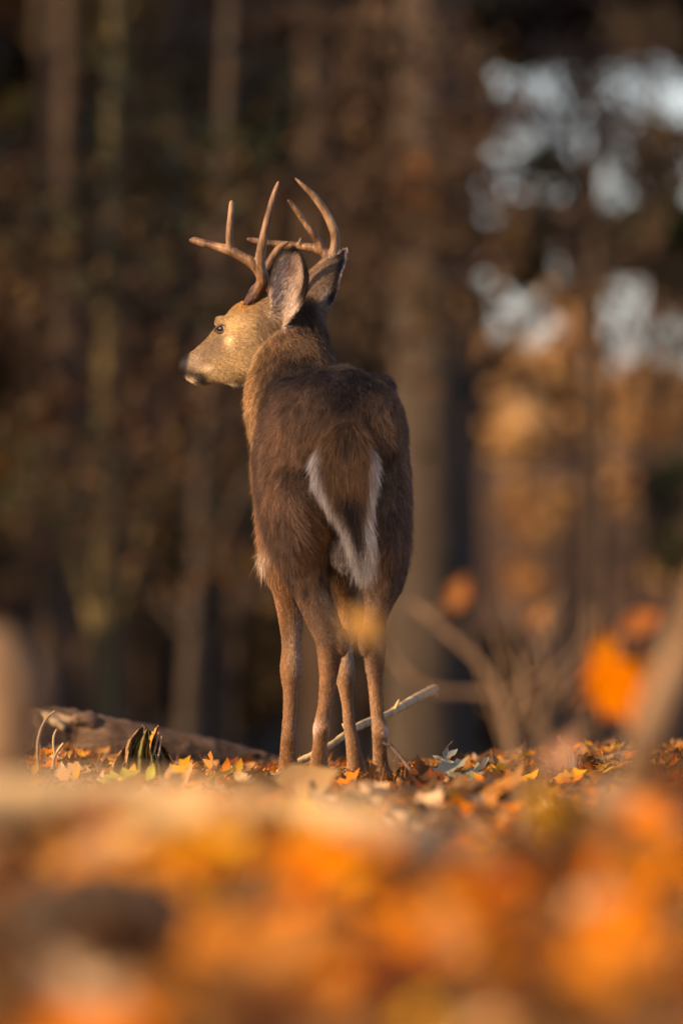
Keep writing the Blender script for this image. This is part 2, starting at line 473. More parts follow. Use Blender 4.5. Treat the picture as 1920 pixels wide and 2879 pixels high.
col[eR] = mixc(col, C(.014, .010, .008), np.clip(rimR + smoothstep(602, 590, MY) * smoothstep(.4, .15, dR), 0, 1))[eR]
# tail: brown middle, black lower centre, white edges and tip
tl = is_('tail')
tcx = np.interp(MY, [r[0] for r in tailk], [(r[1] + r[2]) / 2 for r in tailk])
thw = np.interp(MY, [r[0] for r in tailk], [(r[2] - r[1]) / 2 for r in tailk])
ts = np.abs(MX - tcx) / thw
tc = np.repeat(C(.23, .110, .042), nv, 0)
tc = mixc(tc, C(.060, .036, .022), np.exp(-((MX - tcx) / 22) ** 2) * smoothstep(1060, 1010, MY) * .6)
tc = mixc(tc, C(.014, .009, .007), np.exp(-((ts) / .62) ** 2) * smoothstep(1100, 1150, MY) * .97)
tc = mixc(tc, C(.60, .48, .36), smoothstep(-.03, .12, ts + .10 * n1 - np.interp(MY, [1000, 1130, 1180, 1230], [.80, .75, .62, .40])) * smoothstep(1005, 1040, MY))
tc = mixc(tc, C(.62, .50, .36), smoothstep(1215, 1258, MY + 14 * n2))
col[tl] = tc[tl]

tuft0 = np.exp(-((MX - 608) / 12) ** 2 - ((MY - 1268) / 12) ** 2) * is_('fore_left', 'torso') * smoothstep(.5, .7, YY)
col = mixc(col, C(.55, .45, .34), np.clip(tuft0, 0, 1))
# feather the borders between differently coloured coats
soft = relax(col, 14)
keep = is_('head', 'tail', 'ear_left', 'ear_right')
fine = relax(col, 2)
blend = relax(keep.astype(float)[:, None], 10)
col = soft * (1 - blend) + fine * blend
coat = is_('torso', 'hind_left', 'hind_right', 'neck')
calm = np.where(is_('head', 'ear_left', 'ear_right') | (is_('hind_left', 'hind_right', 'fore_left', 'fore_right') & (MY > 1380)), .45, 1.0)
col *= np.clip(1 + calm * (.42 * n2 * (0.4 + coat) + .45 * n1 * coat + .30 * n3), .3, 2)[:, None]
lite = is_('torso', 'hind_left', 'hind_right', 'neck') * 1.0
col *= (1 + .08 * lite)[:, None]
col = np.clip(col, .006, .9)

# hair length (m) and growth direction
ln = np.full(nv, .0155)
ln[is_('neck')] = .016
ln[is_('head')] = .0055
ln[is_('ear_left', 'ear_right')] = .006
ln[eL & (dL > .2)] = .009
ln[is_('scrotum')] = .009
legl = is_('hind_left', 'hind_right', 'fore_left', 'fore_right')
ln = np.where(legl, .0155 + .009 * np.exp(-((MY - 1225) / 70) ** 2) - .0112 * smoothstep(1260, 1420, MY), ln)
ln = np.where(legl & (MY > 1770), .007, ln)
ln = np.where(tl, .026 + .008 * smoothstep(.45, .95, ts) * smoothstep(1000, 1050, MY) + .036 * smoothstep(1180, 1250, MY), ln)
ln = np.where(hd & (MX > 560), .010 + .012 * smoothstep(570, 640, MX), ln)
ln = np.where(hd & (MY > 880) & (MX > 490), .014, ln)
tuft = np.exp(-((MX - 608) / 12) ** 2 - ((MY - 1268) / 12) ** 2) * is_('fore_left', 'torso') * smoothstep(.5, .7, YY)
ln = relax(ln[:, None], 6)[:, 0] + .022 * tuft

g = np.zeros((nv, 3)); g[:] = (0, -.55, -1.0)
g[is_('neck')] = (.10, -.40, -1.0)
g[hd] = (.95, -.40, -.10)
g[hd & (MX > 580)] = (.75, -.2, -.75)
g[eL] = (-.15, 0, 1.0); g[eL & (dL > .2)] = (.55, -.1, .75)
g[eR] = (.5, 0, .85)
g[legl] = (0, -.15, -1.0)
fan = np.clip((MX - tcx) / thw, -1, 1)
gt = np.stack([fan * (.16 - .20 * smoothstep(1180, 1240, MY)) + .10 * smoothstep(1200, 1250, MY), np.full(nv, -.05), np.full(nv, -1.0)], 1)
g[tl] = gt[tl]
# hair sweeps outward from the tail root and inward over the buttocks
rad = np.exp(-((MX - 795) / 120) ** 2 - ((MY - 1000) / 60) ** 2)[:, None] * is_('torso', 'hind_left', 'hind_right')[:, None]
g += rad * np.stack([(MX - 795) / 70, np.zeros(nv), np.zeros(nv)], 1)
bsw = (np.exp(-((MX - 720) / 60) ** 2 - ((MY - 1230) / 90) ** 2) * is_('hind_left'))[:, None]
g += bsw * np.array((.9, 0, .1))
bsw = (np.exp(-((MX - 880) / 50) ** 2 - ((MY - 1230) / 90) ** 2) * is_('hind_right'))[:, None]
g += bsw * np.array((-.5, 0, .1))
g += tuft[:, None] * np.array((-1.5, 0, .7))
g = relax(g, 12)
jit = np.stack([n1, np.roll(n1, 911), n2], 1)
g /= np.linalg.norm(g, axis=1)[:, None] + 1e-9
g += jit * np.where(tl, .25, np.where(coat, .75, .35))[:, None]

vcol(body_me, 'coat', col * .75)
BV = BV + BN * (n1 * .006 * wt[:, 0])[:, None]
sk = Mat('deer_skin', .6, .15); sk.color(sk.attr('coat'))
body_me.materials.clear(); body_me.materials.append(sk.m)
body_me.polygons.foreach_set('use_smooth', np.ones(len(body_me.polygons), dtype=bool))
body_me.vertices.foreach_set('co', (BV - DEER_BASE).ravel())
body_me.update()
body = link('body', body_me, deer)

# ---- fur
EYE = []
for sgn in (1, -1):
    c, hh, hw = head_center(528)
    p = P(528, 756, head_Y(528)); 
    EYE.append(p + LAT * sgn * hw * .80)
body_me.calc_loop_triangles()
tr_ = np.empty(len(body_me.loop_triangles) * 3, dtype=np.int64); body_me.loop_triangles.foreach_get('vertices', tr_); tr_ = tr_.reshape(-1, 3)
a, b, c = BV[tr_[:, 0]], BV[tr_[:, 1]], BV[tr_[:, 2]]
area = np.linalg.norm(np.cross(b - a, c - a), axis=1) / 2
dens = np.full(nv, 1.0)
dens[is_('head')] = 2.6; dens[is_('ear_left', 'ear_right')] = 2.2; dens[is_('tail')] = 3.0; dens[legl & (MY > 1380)] = 1.8; dens[is_('neck')] = 1.3
dens[hd & (MX + (MY - 840) * .18 < 432)] = 0.0
for e in EYE: dens[np.linalg.norm(BV - e, axis=1) < .0175] = 0.0
wgt = area * dens[tr_].mean(1)
NH = 420000
pick = RNG.choice(len(tr_), NH, p=wgt / wgt.sum())
u, v = RNG.random(NH), RNG.random(NH)
fl_ = u + v > 1; u[fl_], v[fl_] = 1 - u[fl_], 1 - v[fl_]
bw = np.stack([1 - u - v, u, v], 1)[:, :, None]
def samp(arr): return (arr[tr_[pick]] * bw).sum(1)
hp, hn, hg = samp(BV), samp(BN), samp(g)
htl = samp(tl.astype(float)[:, None])[:, 0] > .5
hl = samp(ln[:, None])[:, 0] * RNG.uniform(.6, 1.35, NH)
hcol = samp(col) * np.exp(RNG.normal(0, .38, NH))[:, None]
hn /= np.linalg.norm(hn, axis=1)[:, None] + 1e-9
hg = hg - hn * (hg * hn).sum(1)[:, None]
hg /= np.linalg.norm(hg, axis=1)[:, None] + 1e-9
wild = np.ones(nv); wild[is_('head')] = .5; wild[tl] = .5; wild[eL | eR] = .6; wild[legl & (MY > 1350)] = .4
wild = samp(relax(wild[:, None], 4))[:, 0]
hg += RNG.normal(0, .24, (NH, 3)) * wild[:, None]
lift = (R(11) + R(16) * wild) + RNG.normal(0, R(7), NH) * wild
d0 = hg * np.cos(lift)[:, None] + hn * np.sin(lift)[:, None]
tipz = 1795 - (CAMZ + (hp[:, 2] - CAMZ)) * 1000
down = htl & (hp[:, 2] < .575)
nd_ = int(down.sum())
d0[down] = np.stack([RNG.normal(.03, .13, nd_), RNG.normal(-.05, .06, nd_), np.full(nd_, -1.0)], 1); hg[down] = d0[down]
NP = 4
pts = np.empty((NH, NP, 3))
for k in range(NP):
    t = k / (NP - 1)
    pts[:, k] = hp + d0 * (hl * t)[:, None] + (hg * .18 - hn * .16) * (hl * t * t)[:, None]
    pts[:, k, 2] -= .10 * hl * t * t
pts -= DEER_BASE
curves = bpy.data.hair_curves.new('fur')
curves.add_curves([NP] * NH)
curves.attributes['position'].data.foreach_set('vector', pts.astype(np.float32).ravel())
rad_ = np.tile(np.array((.00034, .00034, .00026, .00006)), NH).astype(np.float32)
ra = curves.attributes.get('radius') or curves.attributes.new('radius', 'FLOAT', 'POINT')
ra.data.foreach_set('value', rad_)
ca = curves.attributes.new('coat', 'FLOAT_COLOR', 'CURVE')
c4 = np.ones((NH, 4), dtype=np.float32); c4[:, :3] = np.clip(hcol, .004, .92)
ca.data.foreach_set('color', c4.ravel())
fm = Mat('deer_fur', .55, .25); fm.color(fm.attr('coat'))
curves.materials.append(fm.m)
fur = link('fur', curves, body)
fur['kind'] = 'stuff'

# ---- eyes
em = Mat('deer_eye', .06, .6); em.b.inputs['Base Color'].default_value = (.012, .007, .005, 1)
lid = Mat('deer_eyelid', .6, .3); lid.b.inputs['Base Color'].default_value = (.05, .026, .016, 1)
for sgn, e in zip((1, -1), EYE):
    rows = []
    for t in np.linspace(-1, 1, 11):
        k = math.sqrt(max(.01, 1 - t * t))
        rows.append(row(e - DEER_BASE + np.array((math.cos(HEAD_A), -math.sin(HEAD_A) * 1, 0)) * 0 + Z1 * t * .0105, np.array((-.0125 * k, .0125 * k * math.tan(HEAD_A), 0)), LAT * .011 * k))
    V, F = loft(rows, 18, 18)
    eye = link('eye', make_mesh('eye', V, F, em.m), deer)
    # lids as a slanted almond ring
    pv = []
    for t in np.linspace(0, 2 * math.pi, 15):
        pv.append(e - DEER_BASE + LAT * sgn * .0085 + np.array((-1, math.tan(HEAD_A), 0)) * (.0135 * math.cos(t)) + Z1 * (.0085 * math.sin(t) * (1 - .25 * math.cos(t)) - .003 * math.cos(t)))
    V, F = tube(pv, [.0030] * 15, 44, 7)
    link('eyelid', make_mesh('eyelid', V, F, lid.m), eye)

# ---- antlers
am = Mat('antler_bone', .5, .35)
f1 = am.noise(26, 6, .65, stretch=(1, 1, .25)); 
base = am.ramp(f1, [(.34, (.040, .020, .010)), (.48, (.150, .084, .042)), (.64, (.32, .21, .12))])
am.color(am.mul(base, am.attr('tone')))
am.bump(am.noise(150, 4, .65, stretch=(1, 1, .22)), .8, .004)

def antler(side, Y0, chains, burr):
    o = link('antler', None)
    parts = []
    for pts_, rr in chains:
        w = [P(x, y, Y) - DEER_BASE for (x, y, Y) in pts_]
        parts.append(tube(w, np.array(rr) / 1000 * 1.1, 40, 12, .07, len(parts)))
    # knobbly burr and pearled base
    bx, by, bY = burr
    rg = np.random.default_rng(3)
    for k in range(70):
        t = rg.random(); ang = rg.random() * 6.28
        c0 = P(bx + 16 * t, by - 42 * t, bY) - DEER_BASE
        q = c0 + np.array((math.cos(ang), math.sin(ang), .2)) * (.0135 - .003 * t)
        parts.append(tube([q - Z1 * .004, q, q + Z1 * .004], [.0018, .0034, .0014], 5, 6))
    V, F = join(parts)
    tmpm = make_mesh('antler', V, F)
    bpy.data.objects.remove(o)
    t_ = bpy.data.objects.new('antler_raw', tmpm); COL.objects.link(t_)
    r_ = t_.modifiers.new('r', 'REMESH'); r_.mode = 'VOXEL'; r_.voxel_size = .0016
    s_ = t_.modifiers.new('s', 'SMOOTH'); s_.iterations = 5
    me = bpy.data.meshes.new_from_object(t_.evaluated_get(bpy.context.evaluated_depsgraph_get()))
    bpy.data.objects.remove(t_); bpy.data.meshes.remove(tmpm)
    me.name = 'antler'; me.materials.clear(); me.materials.append(am.m)
    me.polygons.foreach_set('use_smooth', np.ones(len(me.polygons), dtype=bool))
    co = np.empty(len(me.vertices) * 3); me.vertices.foreach_get('co', co); co = co.reshape(-1, 3)
    bz = (P(bx, by, bY) - DEER_BASE)[2]
    k = smoothstep(.015, .10, co[:, 2] - bz)[:, None]; k2 = smoothstep(.12, .28, co[:, 2] - bz)[:, None]
    vcol(me, 'tone', np.array((.36, .20, .10))[None] * (1 - k) + (np.array((.95, .88, .80))[None] * (1 - k2) + np.array((1.25, 1.2, 1.15))[None] * k2) * k)
    return link('antler', me, deer)

YL = 1.075
antler('L', YL, [
    ([(574, 704, 1.10), (580, 690, YL), (592, 668, YL - .005), (603, 645, YL - .015), (597, 622, YL - .025), (576, 601, YL - .03), (549, 586, YL - .03), (526, 574, YL - .025), (498, 566, YL - .01), (470, 559, YL + .01), (447, 552, YL + .03), (436, 552, YL + .035)],
     [17, 17, 15, 14, 14, 12.5, 11, 11, 9.5, 9, 8, 4]),
    ([(530, 578, YL - .025), (528, 560, YL - .027), (527, 530, YL - .03), (530, 495, YL - .03), (531.5, 470, YL - .028), (531.5, 460, YL - .026)], [11, 9, 7.8, 7, 5.6, 3]),
    ([(598, 628, YL - .02), (597, 606, YL - .03), (599, 580, YL - .035), (607, 536, YL - .04), (617, 492, YL - .04), (628, 450, YL - .035), (636, 426, YL - .03), (640, 415, YL - .028)], [14, 12, 11, 9.2, 8, 6.2, 4, 1.6]),
], (573, 700, YL))
YR = 1.24
antler('R', YR, [
    ([(640, 700, 1.17), (652, 680, 1.19), (690, 652, 1.24), (730, 622, 1.29), (752, 598, 1.31), (747, 580, 1.32), (728, 571, 1.33), (704, 567, 1.34), (658, 563, 1.35), (611, 558, 1.35), (582, 552, 1.34), (568, 548, 1.335)],
     [17, 16, 14, 14, 14, 12, 11, 9.5, 9, 8, 6.5, 3.5]),
    ([(742, 578, 1.32), (730, 555, 1.32), (716, 533, 1.31), (700, 510, 1.31), (684, 488, 1.30), (668, 466, 1.295), (661, 459, 1.29)], [11, 9.5, 8.2, 7, 6.5, 5, 2.5]),
    ([(752, 604, 1.31), (764, 586, 1.31), (770, 550, 1.31), (762, 517, 1.305), (743, 480, 1.30), (718, 447, 1.29), (694, 424, 1.285), (677, 408, 1.28)], [14, 12.5, 10.5, 10, 9, 7.5, 5, 1.5]),
    ([(690, 570, 1.34), (687, 560, 1.335), (691, 545, 1.33)], [5.5, 4.2, 1.5]),
    ([(640, 690, 1.18), (612, 640, 1.17), (618, 612, 1.165), (627, 590, 1.16), (643, 567, 1.155), (663, 555, 1.15)], [15, 12, 12, 9.5, 7.5, 3.5]),
], (645, 696, 1.18))

# ---- cloven hooves
hm = Mat('hoof_horn', .45, .4); hm.b.inputs['Base Color'].default_value = (.022, .016, .013, 1)
for (x, y, Y) in ((732, 1784, .10), (876, 1786, .10), (664, 1784, .905), (817, 1788, .91)):
    parts = []
    for s in (-1, 1):
        c0 = P(x + s * 11.5, y, Y) - DEER_BASE
        rows = [row(c0 + np.array((0, -.002, .012)), X1 * .010, Y1 * .024), row(c0 + np.array((0, .004, -.004)), X1 * .0115, Y1 * .030),
                row(c0 + np.array((0, .010, -.022)), X1 * .0115, Y1 * .034), row(c0 + np.array((0, .012, -.028)), X1 * .010, Y1 * .032)]
        parts.append(loft(rows, 8, 12))
    V, F = join(parts)
    link('hoof', make_mesh('hoof', V, F, hm.m), deer)

# ================================================================ terrain
FAR = 1.5
def tz(x, y):
    x = np.asarray(x, float); y = np.asarray(y, float)
    z = -.030 + 0 * x * y
    yy = y / FAR
    z = z + np.where(y > 0, (D + y) / (D + yy), 1) * (-4.0 * smoothstep(2.6, 22, yy) + 7.2 * smoothstep(35, 120, yy) + .012 * np.clip(yy - 120, 0, 300))
    z = z + 1.5 * smoothstep(120, 600, np.abs(x))
    z = z + .032 * smoothstep(.28, .75, np.abs(x + .05)) * smoothstep(.2, 1.2, y) * smoothstep(6, 3.5, y)
    # low swells in the leaf litter between camera and buck
    bank = .142 - .058 * np.exp(-((x - .11) / .16) ** 2) + .045 * smoothstep(.22, .5, x) + .02 * np.sin(3.1 * x + .4) * smoothstep(.6, 1.2, np.abs(x))
    z = z + bank * np.where(y > -11.3, np.exp(-((y + 11.3) / 1.3) ** 2), np.exp(-((y + 11.3) / 2.6) ** 2))
    z = z + .018 * np.sin(1.9 * x + .7 * y) * np.sin(1.3 * y - .6 * x + 1) * smoothstep(1.2, 2.5, np.abs(y) + 0 * x)
    return z

def spread(lo, hi, c, fine, n):
    t = np.linspace(math.asinh((lo - c) / fine), math.asinh((hi - c) / fine), n)
    return c + fine * np.sinh(t)
gx = spread(-500, 500, 0, .9, 150); gy = np.concatenate([np.linspace(-40, -16.2, 18), np.linspace(-16, 4, 150), spread(4.2, 900, 4.2, 14, 120)])
GX, GY = np.meshgrid(gx, gy)
GZ = tz(GX, GY)
GV = np.stack([GX.ravel(), GY.ravel(), GZ.ravel()], 1)
nx, ny = len(gx), len(gy)
ii, jj = np.meshgrid(np.arange(nx - 1), np.arange(ny - 1))
q = (jj * nx + ii).ravel()
GT = np.concatenate([np.stack([q, q + 1, q + nx + 1], 1), np.stack([q, q + nx + 1, q + nx], 1)])
gm = Mat('forest_floor', .95, .1)
fa = gm.noise(1.6, 8, .62); fb = gm.noise(28, 6, .7)
ca_ = gm.ramp(fa, [(.30, (.060, .034, .018)), (.50, (.105, .062, .032)), (.68, (.15, .095, .050))])
cb_ = gm.ramp(fb, [(.30, (.35, .33, .30)), (.62, (1., 1., 1.))])
gm.color(gm.mul(ca_, cb_)); gm.bump(fb, .8, .04)
ground = link('ground', tri_mesh('ground', GV, GT, gm.m))
tag(ground, kind='structure')

# ================================================================ leaves
lm = Mat('leaf_blade', .75, .06)
def leafy(m, sock, trans=.35):
    """Leaf that lets some light through."""
    m.color(sock)
    t = m.n.new('ShaderNodeBsdfTranslucent'); m.l.new(sock, t.inputs[0])
    mx = m.n.new('ShaderNodeMixShader'); mx.inputs[0].default_value = trans
    out = m.n['Material Output']
    m.l.new(m.b.outputs[0], mx.inputs[1]); m.l.new(t.outputs[0], mx.inputs[2]); m.l.new(mx.outputs[0], out.inputs[0])
tintn = lm.ramp(lm.noise(55, 4, .6), [(.3, (.72, .68, .62)), (.6, (1, 1, 1))])
leafy(lm, lm.mul(lm.attr('tint'), tintn))
om = Mat('fallen_leaf', .7, .08)
oi = om.n.new('ShaderNodeObjectInfo')
tn2 = om.ramp(om.noise(60, 4, .6), [(.3, (.66, .60, .54)), (.6, (1, 1, 1))])
leafy(om, om.mul(oi.outputs['Color'], tn2))

def leaf_shape(kind, rg):
    """Flat outline (unit length) of a lobed leaf as a centre strip fan, then curled. Returns verts, tris."""
    if kind == 'oak':
        half = [(.0, .012), (.14, .03), (.22, .20), (.30, .10), (.40, .28), (.50, .12), (.60, .32), (.70, .14), (.80, .20), (.90, .10), (1.0, .0)]
    elif kind == 'maple':
        half = [(.0, .012), (.18, .02), (.14, .26), (.24, .22), (.34, .38), (.42, .28), (.50, .31), (.56, .14), (.74, .20), (.80, .09), (1.0, .0)]
    else:
        half = [(.0, .012), (.12, .04), (.25, .16), (.40, .23), (.55, .24), (.70, .19), (.85, .10), (1.0, .0)]
    V, mid = [], []
    n = len(half)
    for (x, w) in half: V.append((x, w * rg.uniform(.85, 1.15), 0))
    for (x, w) in half: V.append((x if kind != 'maple' else min(x, 1), -w * rg.uniform(.85, 1.15), 0))
    xs_ = np.linspace(0, 1, n)
    for x in xs_: V.append((x, 0, 0))
    V = np.array(V)
    T = []
    for k in range(n - 1):
        T += [(2 * n + k, 2 * n + k + 1, k + 1), (2 * n + k, k + 1, k)]
        T += [(2 * n + k, n + k + 1, 2 * n + k + 1), (2 * n + k, n + k, n + k + 1)]
    c1, c2, tw = rg.uniform(-.5, .9), rg.uniform(.2, 1.9), rg.uniform(-.6, .6)
    x, y = V[:, 0] - .4, V[:, 1]
    z = c1 * x * x + c2 * y * y + tw * x * y + .05 * np.sin(7 * V[:, 0] + 5 * y)
    V = np.stack([x, y * (1 - .25 * abs(c2) * np.abs(y)), z], 1)
    return V, np.array(T)
LRG = np.random.default_rng(21)
LEAVES = [leaf_shape(k, LRG) for k in ('oak', 'maple', 'oak', 'maple', 'beech', 'oak', 'maple', 'beech')]
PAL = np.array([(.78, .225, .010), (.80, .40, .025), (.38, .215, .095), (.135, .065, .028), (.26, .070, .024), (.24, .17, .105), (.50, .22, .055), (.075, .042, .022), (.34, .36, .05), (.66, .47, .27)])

def euler_mats(a, b, c):
    ca, sa, cb, sb, cc, sc = np.cos(a), np.sin(a), np.cos(b), np.sin(b), np.cos(c), np.sin(c)
    M = np.empty((len(a), 3, 3))
    M[:, 0] = np.stack([cc * cb, cc * sb * sa - sc * ca, cc * sb * ca + sc * sa], 1)
    M[:, 1] = np.stack([sc * cb, sc * sb * sa + cc * ca, sc * sb * ca - cc * sa], 1)
    M[:, 2] = np.stack([-sb, cb * sa, cb * ca], 1)
    return M

def leaf_cloud(name, pos, size, M, tint, parent=None, mat=None, shapes=LEAVES):
    """One mesh out of many placed leaves."""
    Vs, Ts, Cs, off = [], [], [], 0
    pickv = np.random.default_rng(len(pos)).integers(0, len(shapes), len(pos))
    for k, (lv, lt) in enumerate(shapes):
        idx = np.where(pickv == k)[0]
        if not len(idx): continue
        v = np.einsum('nij,kj->nki', M[idx], lv) * size[idx, None, None] + pos[idx, None, :]
        Vs.append(v.reshape(-1, 3))
        Ts.append((lt[None] + (np.arange(len(idx)) * len(lv))[:, None, None]).reshape(-1, 3) + off)
        Cs.append(np.repeat(tint[idx], len(lv), 0)); off += len(idx) * len(lv)
    me = tri_mesh(name, np.concatenate(Vs), np.concatenate(Ts), mat or lm.m, smooth=False)
    vcol(me, 'tint', np.concatenate(Cs))
    return link(name, me, parent)

def hit(px, py):
    """Point of the ground seen along a line of sight."""
    for Yk in np.arange(-15.5, 2.0, .03):
        q = P(px, py, Yk)
        if q[2] < tz(q[0], Yk): break
    return q

HITS = {}
def tint_at(x, y, rg):
    """Leaf colour patches: species drifts, plus dark spots painted in for shade."""
    n = len(x)
    pr = np.tile(np.array((.13, .08, .24, .21, .07, .11, .12, .05, .0, .05)), (n, 1))
    def patch(px, py, r, kinds, w):
        nonlocal pr
        if (px, py) not in HITS: HITS[(px, py)] = hit(px, py)
        cx, cy, _ = HITS[(px, py)]; dd = D + cy
        g_ = np.exp(-(((x - cx) / (r / 1000 * dd / D)) ** 2 + ((y - cy) / (r / 1000 * dd / D * 4)) ** 2))[:, None]
        tgt = np.zeros(10); np.add.at(tgt, list(kinds), 1 / len(kinds))
        pr = pr * (1 - g_ * w) + tgt * g_ * w
    patch(700, 2010, 210, (0, 0, 1), .99); patch(400, 2090, 150, (0, 1, 6), .97); patch(1010, 2140, 190, (0, 0, 6), .97); patch(1200, 2120, 90, (0, 3, 4), .8)
    patch(200, 2080, 80, (0, 6), .8); patch(455, 1945, 80, (1,), .97); patch(265, 1960, 60, (1, 6), .8); patch(1510, 2090, 80, (0, 3), .8)
    patch(1400, 2290, 240, (0, 0, 6), .95); patch(1380, 2150, 80, (9,), .95); patch(880, 1915, 200, (2, 9, 9), .98); patch(240, 1850, 260, (2, 9), .95)
    patch(1000, 1850, 110, (0, 6, 3), .8); patch(1200, 2030, 60, (5, 3), .8); patch(560, 2250, 180, (3, 6), .85); patch(250, 2190, 120, (7,), .98)  # darkest leaf patch stands in for a shadow gap
    patch(30, 2080, 60, (7, 3), .9); patch(850, 2320, 200, (0, 6, 4), .85); patch(1350, 1900, 120, (6, 0, 2), .8)
    patch(120, 2310, 230, (3, 6, 4), .9); patch(560, 2320, 220, (6, 0, 3), .9); patch(300, 2060, 200, (6, 0, 2), .9); patch(900, 2080, 200, (0, 6), .8)
    patch(880, 1806, 420, (3, 4, 3, 7, 0, 6), .92)  # shade around the hooves put into darker leaf colours
    pr = pr / pr.sum(1)[:, None]
    cum = np.cumsum(pr, 1); u = rg.random(n)[:, None]
    k = (u > cum).sum(1).clip(0, 9)
    shade_spot = (x > -.38) & (x < -.16) & (y < -12.7) & (y > -13.9)  # leaf colours forced dark here to paint the shadow gap
    k = np.where(shade_spot, np.where(rg.random(n) < .5, 3, 7), k)
    return PAL[k] * rg.uniform(.7, 1.25, (n, 1))

def scatter(name, x0, x1, y0, y1, dens, s0, s1, tilt, lift, seed):
    rg = np.random.default_rng(seed)
    n = int((x1 - x0) * (y1 - y0) * dens)
    x, y = rg.uniform(x0, x1, n), rg.uniform(y0, y1, n)
    z = tz(x, y) + rg.random(n) ** 2 * lift + .004
    M = euler_mats(rg.normal(0, tilt, n), rg.normal(0, tilt, n), rg.uniform(0, 6.283, n))
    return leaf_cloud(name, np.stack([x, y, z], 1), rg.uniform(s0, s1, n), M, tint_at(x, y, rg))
for nm, a in (('leaf_litter', (-2.6, 2.6, -2.2, 3.4, 700, .040, .090, .36, .028, 5)), ('leaf_litter', (-2.4, 2.4, -16.5, -2.2, 300, .07, .15, .42, .05, 6))):
    o = scatter(nm, *a)
    tag(o, 'dense carpet of dry brown leaves around the hooves of the buck' if a[3] > 0 else 'loose litter of orange and tan leaves on the low rises before the buck', 'leaf litter', kind='stuff')

# leaves that can be picked out singly, pieces of the forest floor
LEAF_ME = []
for k, (lv, lt) in enumerate(LEAVES):
    LEAF_ME.append(tri_mesh('leaf', lv, lt, om.m, smooth=True))
def put_leaf(px, py, Y, size, rot, tint, kind=None, parent=None, name='leaf'):
    o = link(name, LEAF_ME[kind if kind is not None else random.randrange(len(LEAF_ME))], parent or ground)
    o.location = tuple(P(px, py, Y)); o.scale = (size,) * 3
    o.rotation_euler = rot; o.color = (*tint, 1)
    return o
lr = random.Random(4)
def floor_leaf(x, y, size, tilt, tint, lift=.02):
    o = link('leaf', LEAF_ME[lr.randrange(len(LEAF_ME))], ground)
    o.location = (x, y, float(tz(x, y)) + lift); o.scale = (size,) * 3
    o.rotation_euler = (lr.gauss(0, tilt), lr.gauss(0, tilt), lr.uniform(0, 6.28)); o.color = (*tint, 1)
for k in range(85):                                   # around the hooves, dark tints for the shade there
    x = lr.uniform(-.85, .85); y = lr.uniform(-1.2, 1.2)
    t = PAL[lr.choice((0, 2, 3, 3, 4, 4, 6, 7, 3))] * lr.uniform(.7, 1.2)
    floor_leaf(x, y, lr.uniform(.07, .12), .55, t, lr.uniform(.01, .045))
for k in range(50):                                    # nearer the camera, larger in view
    y = -14.0 + 5.5 * lr.random(); x = lr.uniform(-.8, .8) * (D + y) / D
    if -.38 < x < -.10 and y < -12.3: continue
    t = tint_at(np.array([x]), np.array([y]), np.random.default_rng(k))[0]
    floor_leaf(x, y, lr.uniform(.10, .15), .5, t, lr.uniform(.02, .06))
# drifts of bright maple leaves on the near bank
for (px, py, r_, n_, tints) in ((700, 2120, 110, 22, ((.86, .27, .008), (.88, .36, .012), (.84, .22, .008))), (400, 2180, 70, 9, ((.86, .30, .010), (.88, .42, .02))), (1030, 2190, 110, 15, ((.84, .24, .010), (.80, .30, .03))),
                                (455, 2035, 40, 4, ((.88, .46, .02),)), (1160, 2140, 70, 4, ((.70, .18, .01),)), (190, 2120, 45, 4, ((.84, .34, .05),)), (1510, 2090, 60, 4, ((.78, .26, .015),)), (1400, 2330, 130, 12, ((.84, .27, .012), (.80, .30, .03))),
                                (890, 1960, 80, 9, ((.80, .60, .36), (.78, .54, .28))), (1385, 2190, 40, 4, ((.80, .58, .32),)), (230, 1960, 150, 4, ((.76, .52, .28), (.72, .46, .24))), (800, 2230, 60, 6, ((.84, .26, .01),)), (600, 2310, 110, 8, ((.78, .28, .02), (.66, .24, .03))), (300, 2110, 90, 7, ((.82, .32, .02), (.74, .30, .06))), (1000, 2060, 110, 7, ((.78, .28, .03), (.70, .32, .08))), (1360, 1900, 60, 4, ((.80, .30, .04),))):
    for k in range(n_):
        q = hit(px + lr.gauss(0, r_ * .5), py + lr.gauss(0, r_ * .25))
        o = link('leaf', LEAF_ME[lr.choice((1, 3, 6, 0, 4))], ground)
        o.location = (q[0], q[1], float(tz(q[0], q[1])) + lr.uniform(.02, .05)); o.scale = (lr.uniform(.09, .145),) * 3
        o.rotation_euler = (lr.gauss(.75, .3), lr.gauss(-.15, .3), lr.gauss(0, .5) + lr.choice((0, 0, 3.14)) * 0); o.color = (*lr.choice(tints), 1)
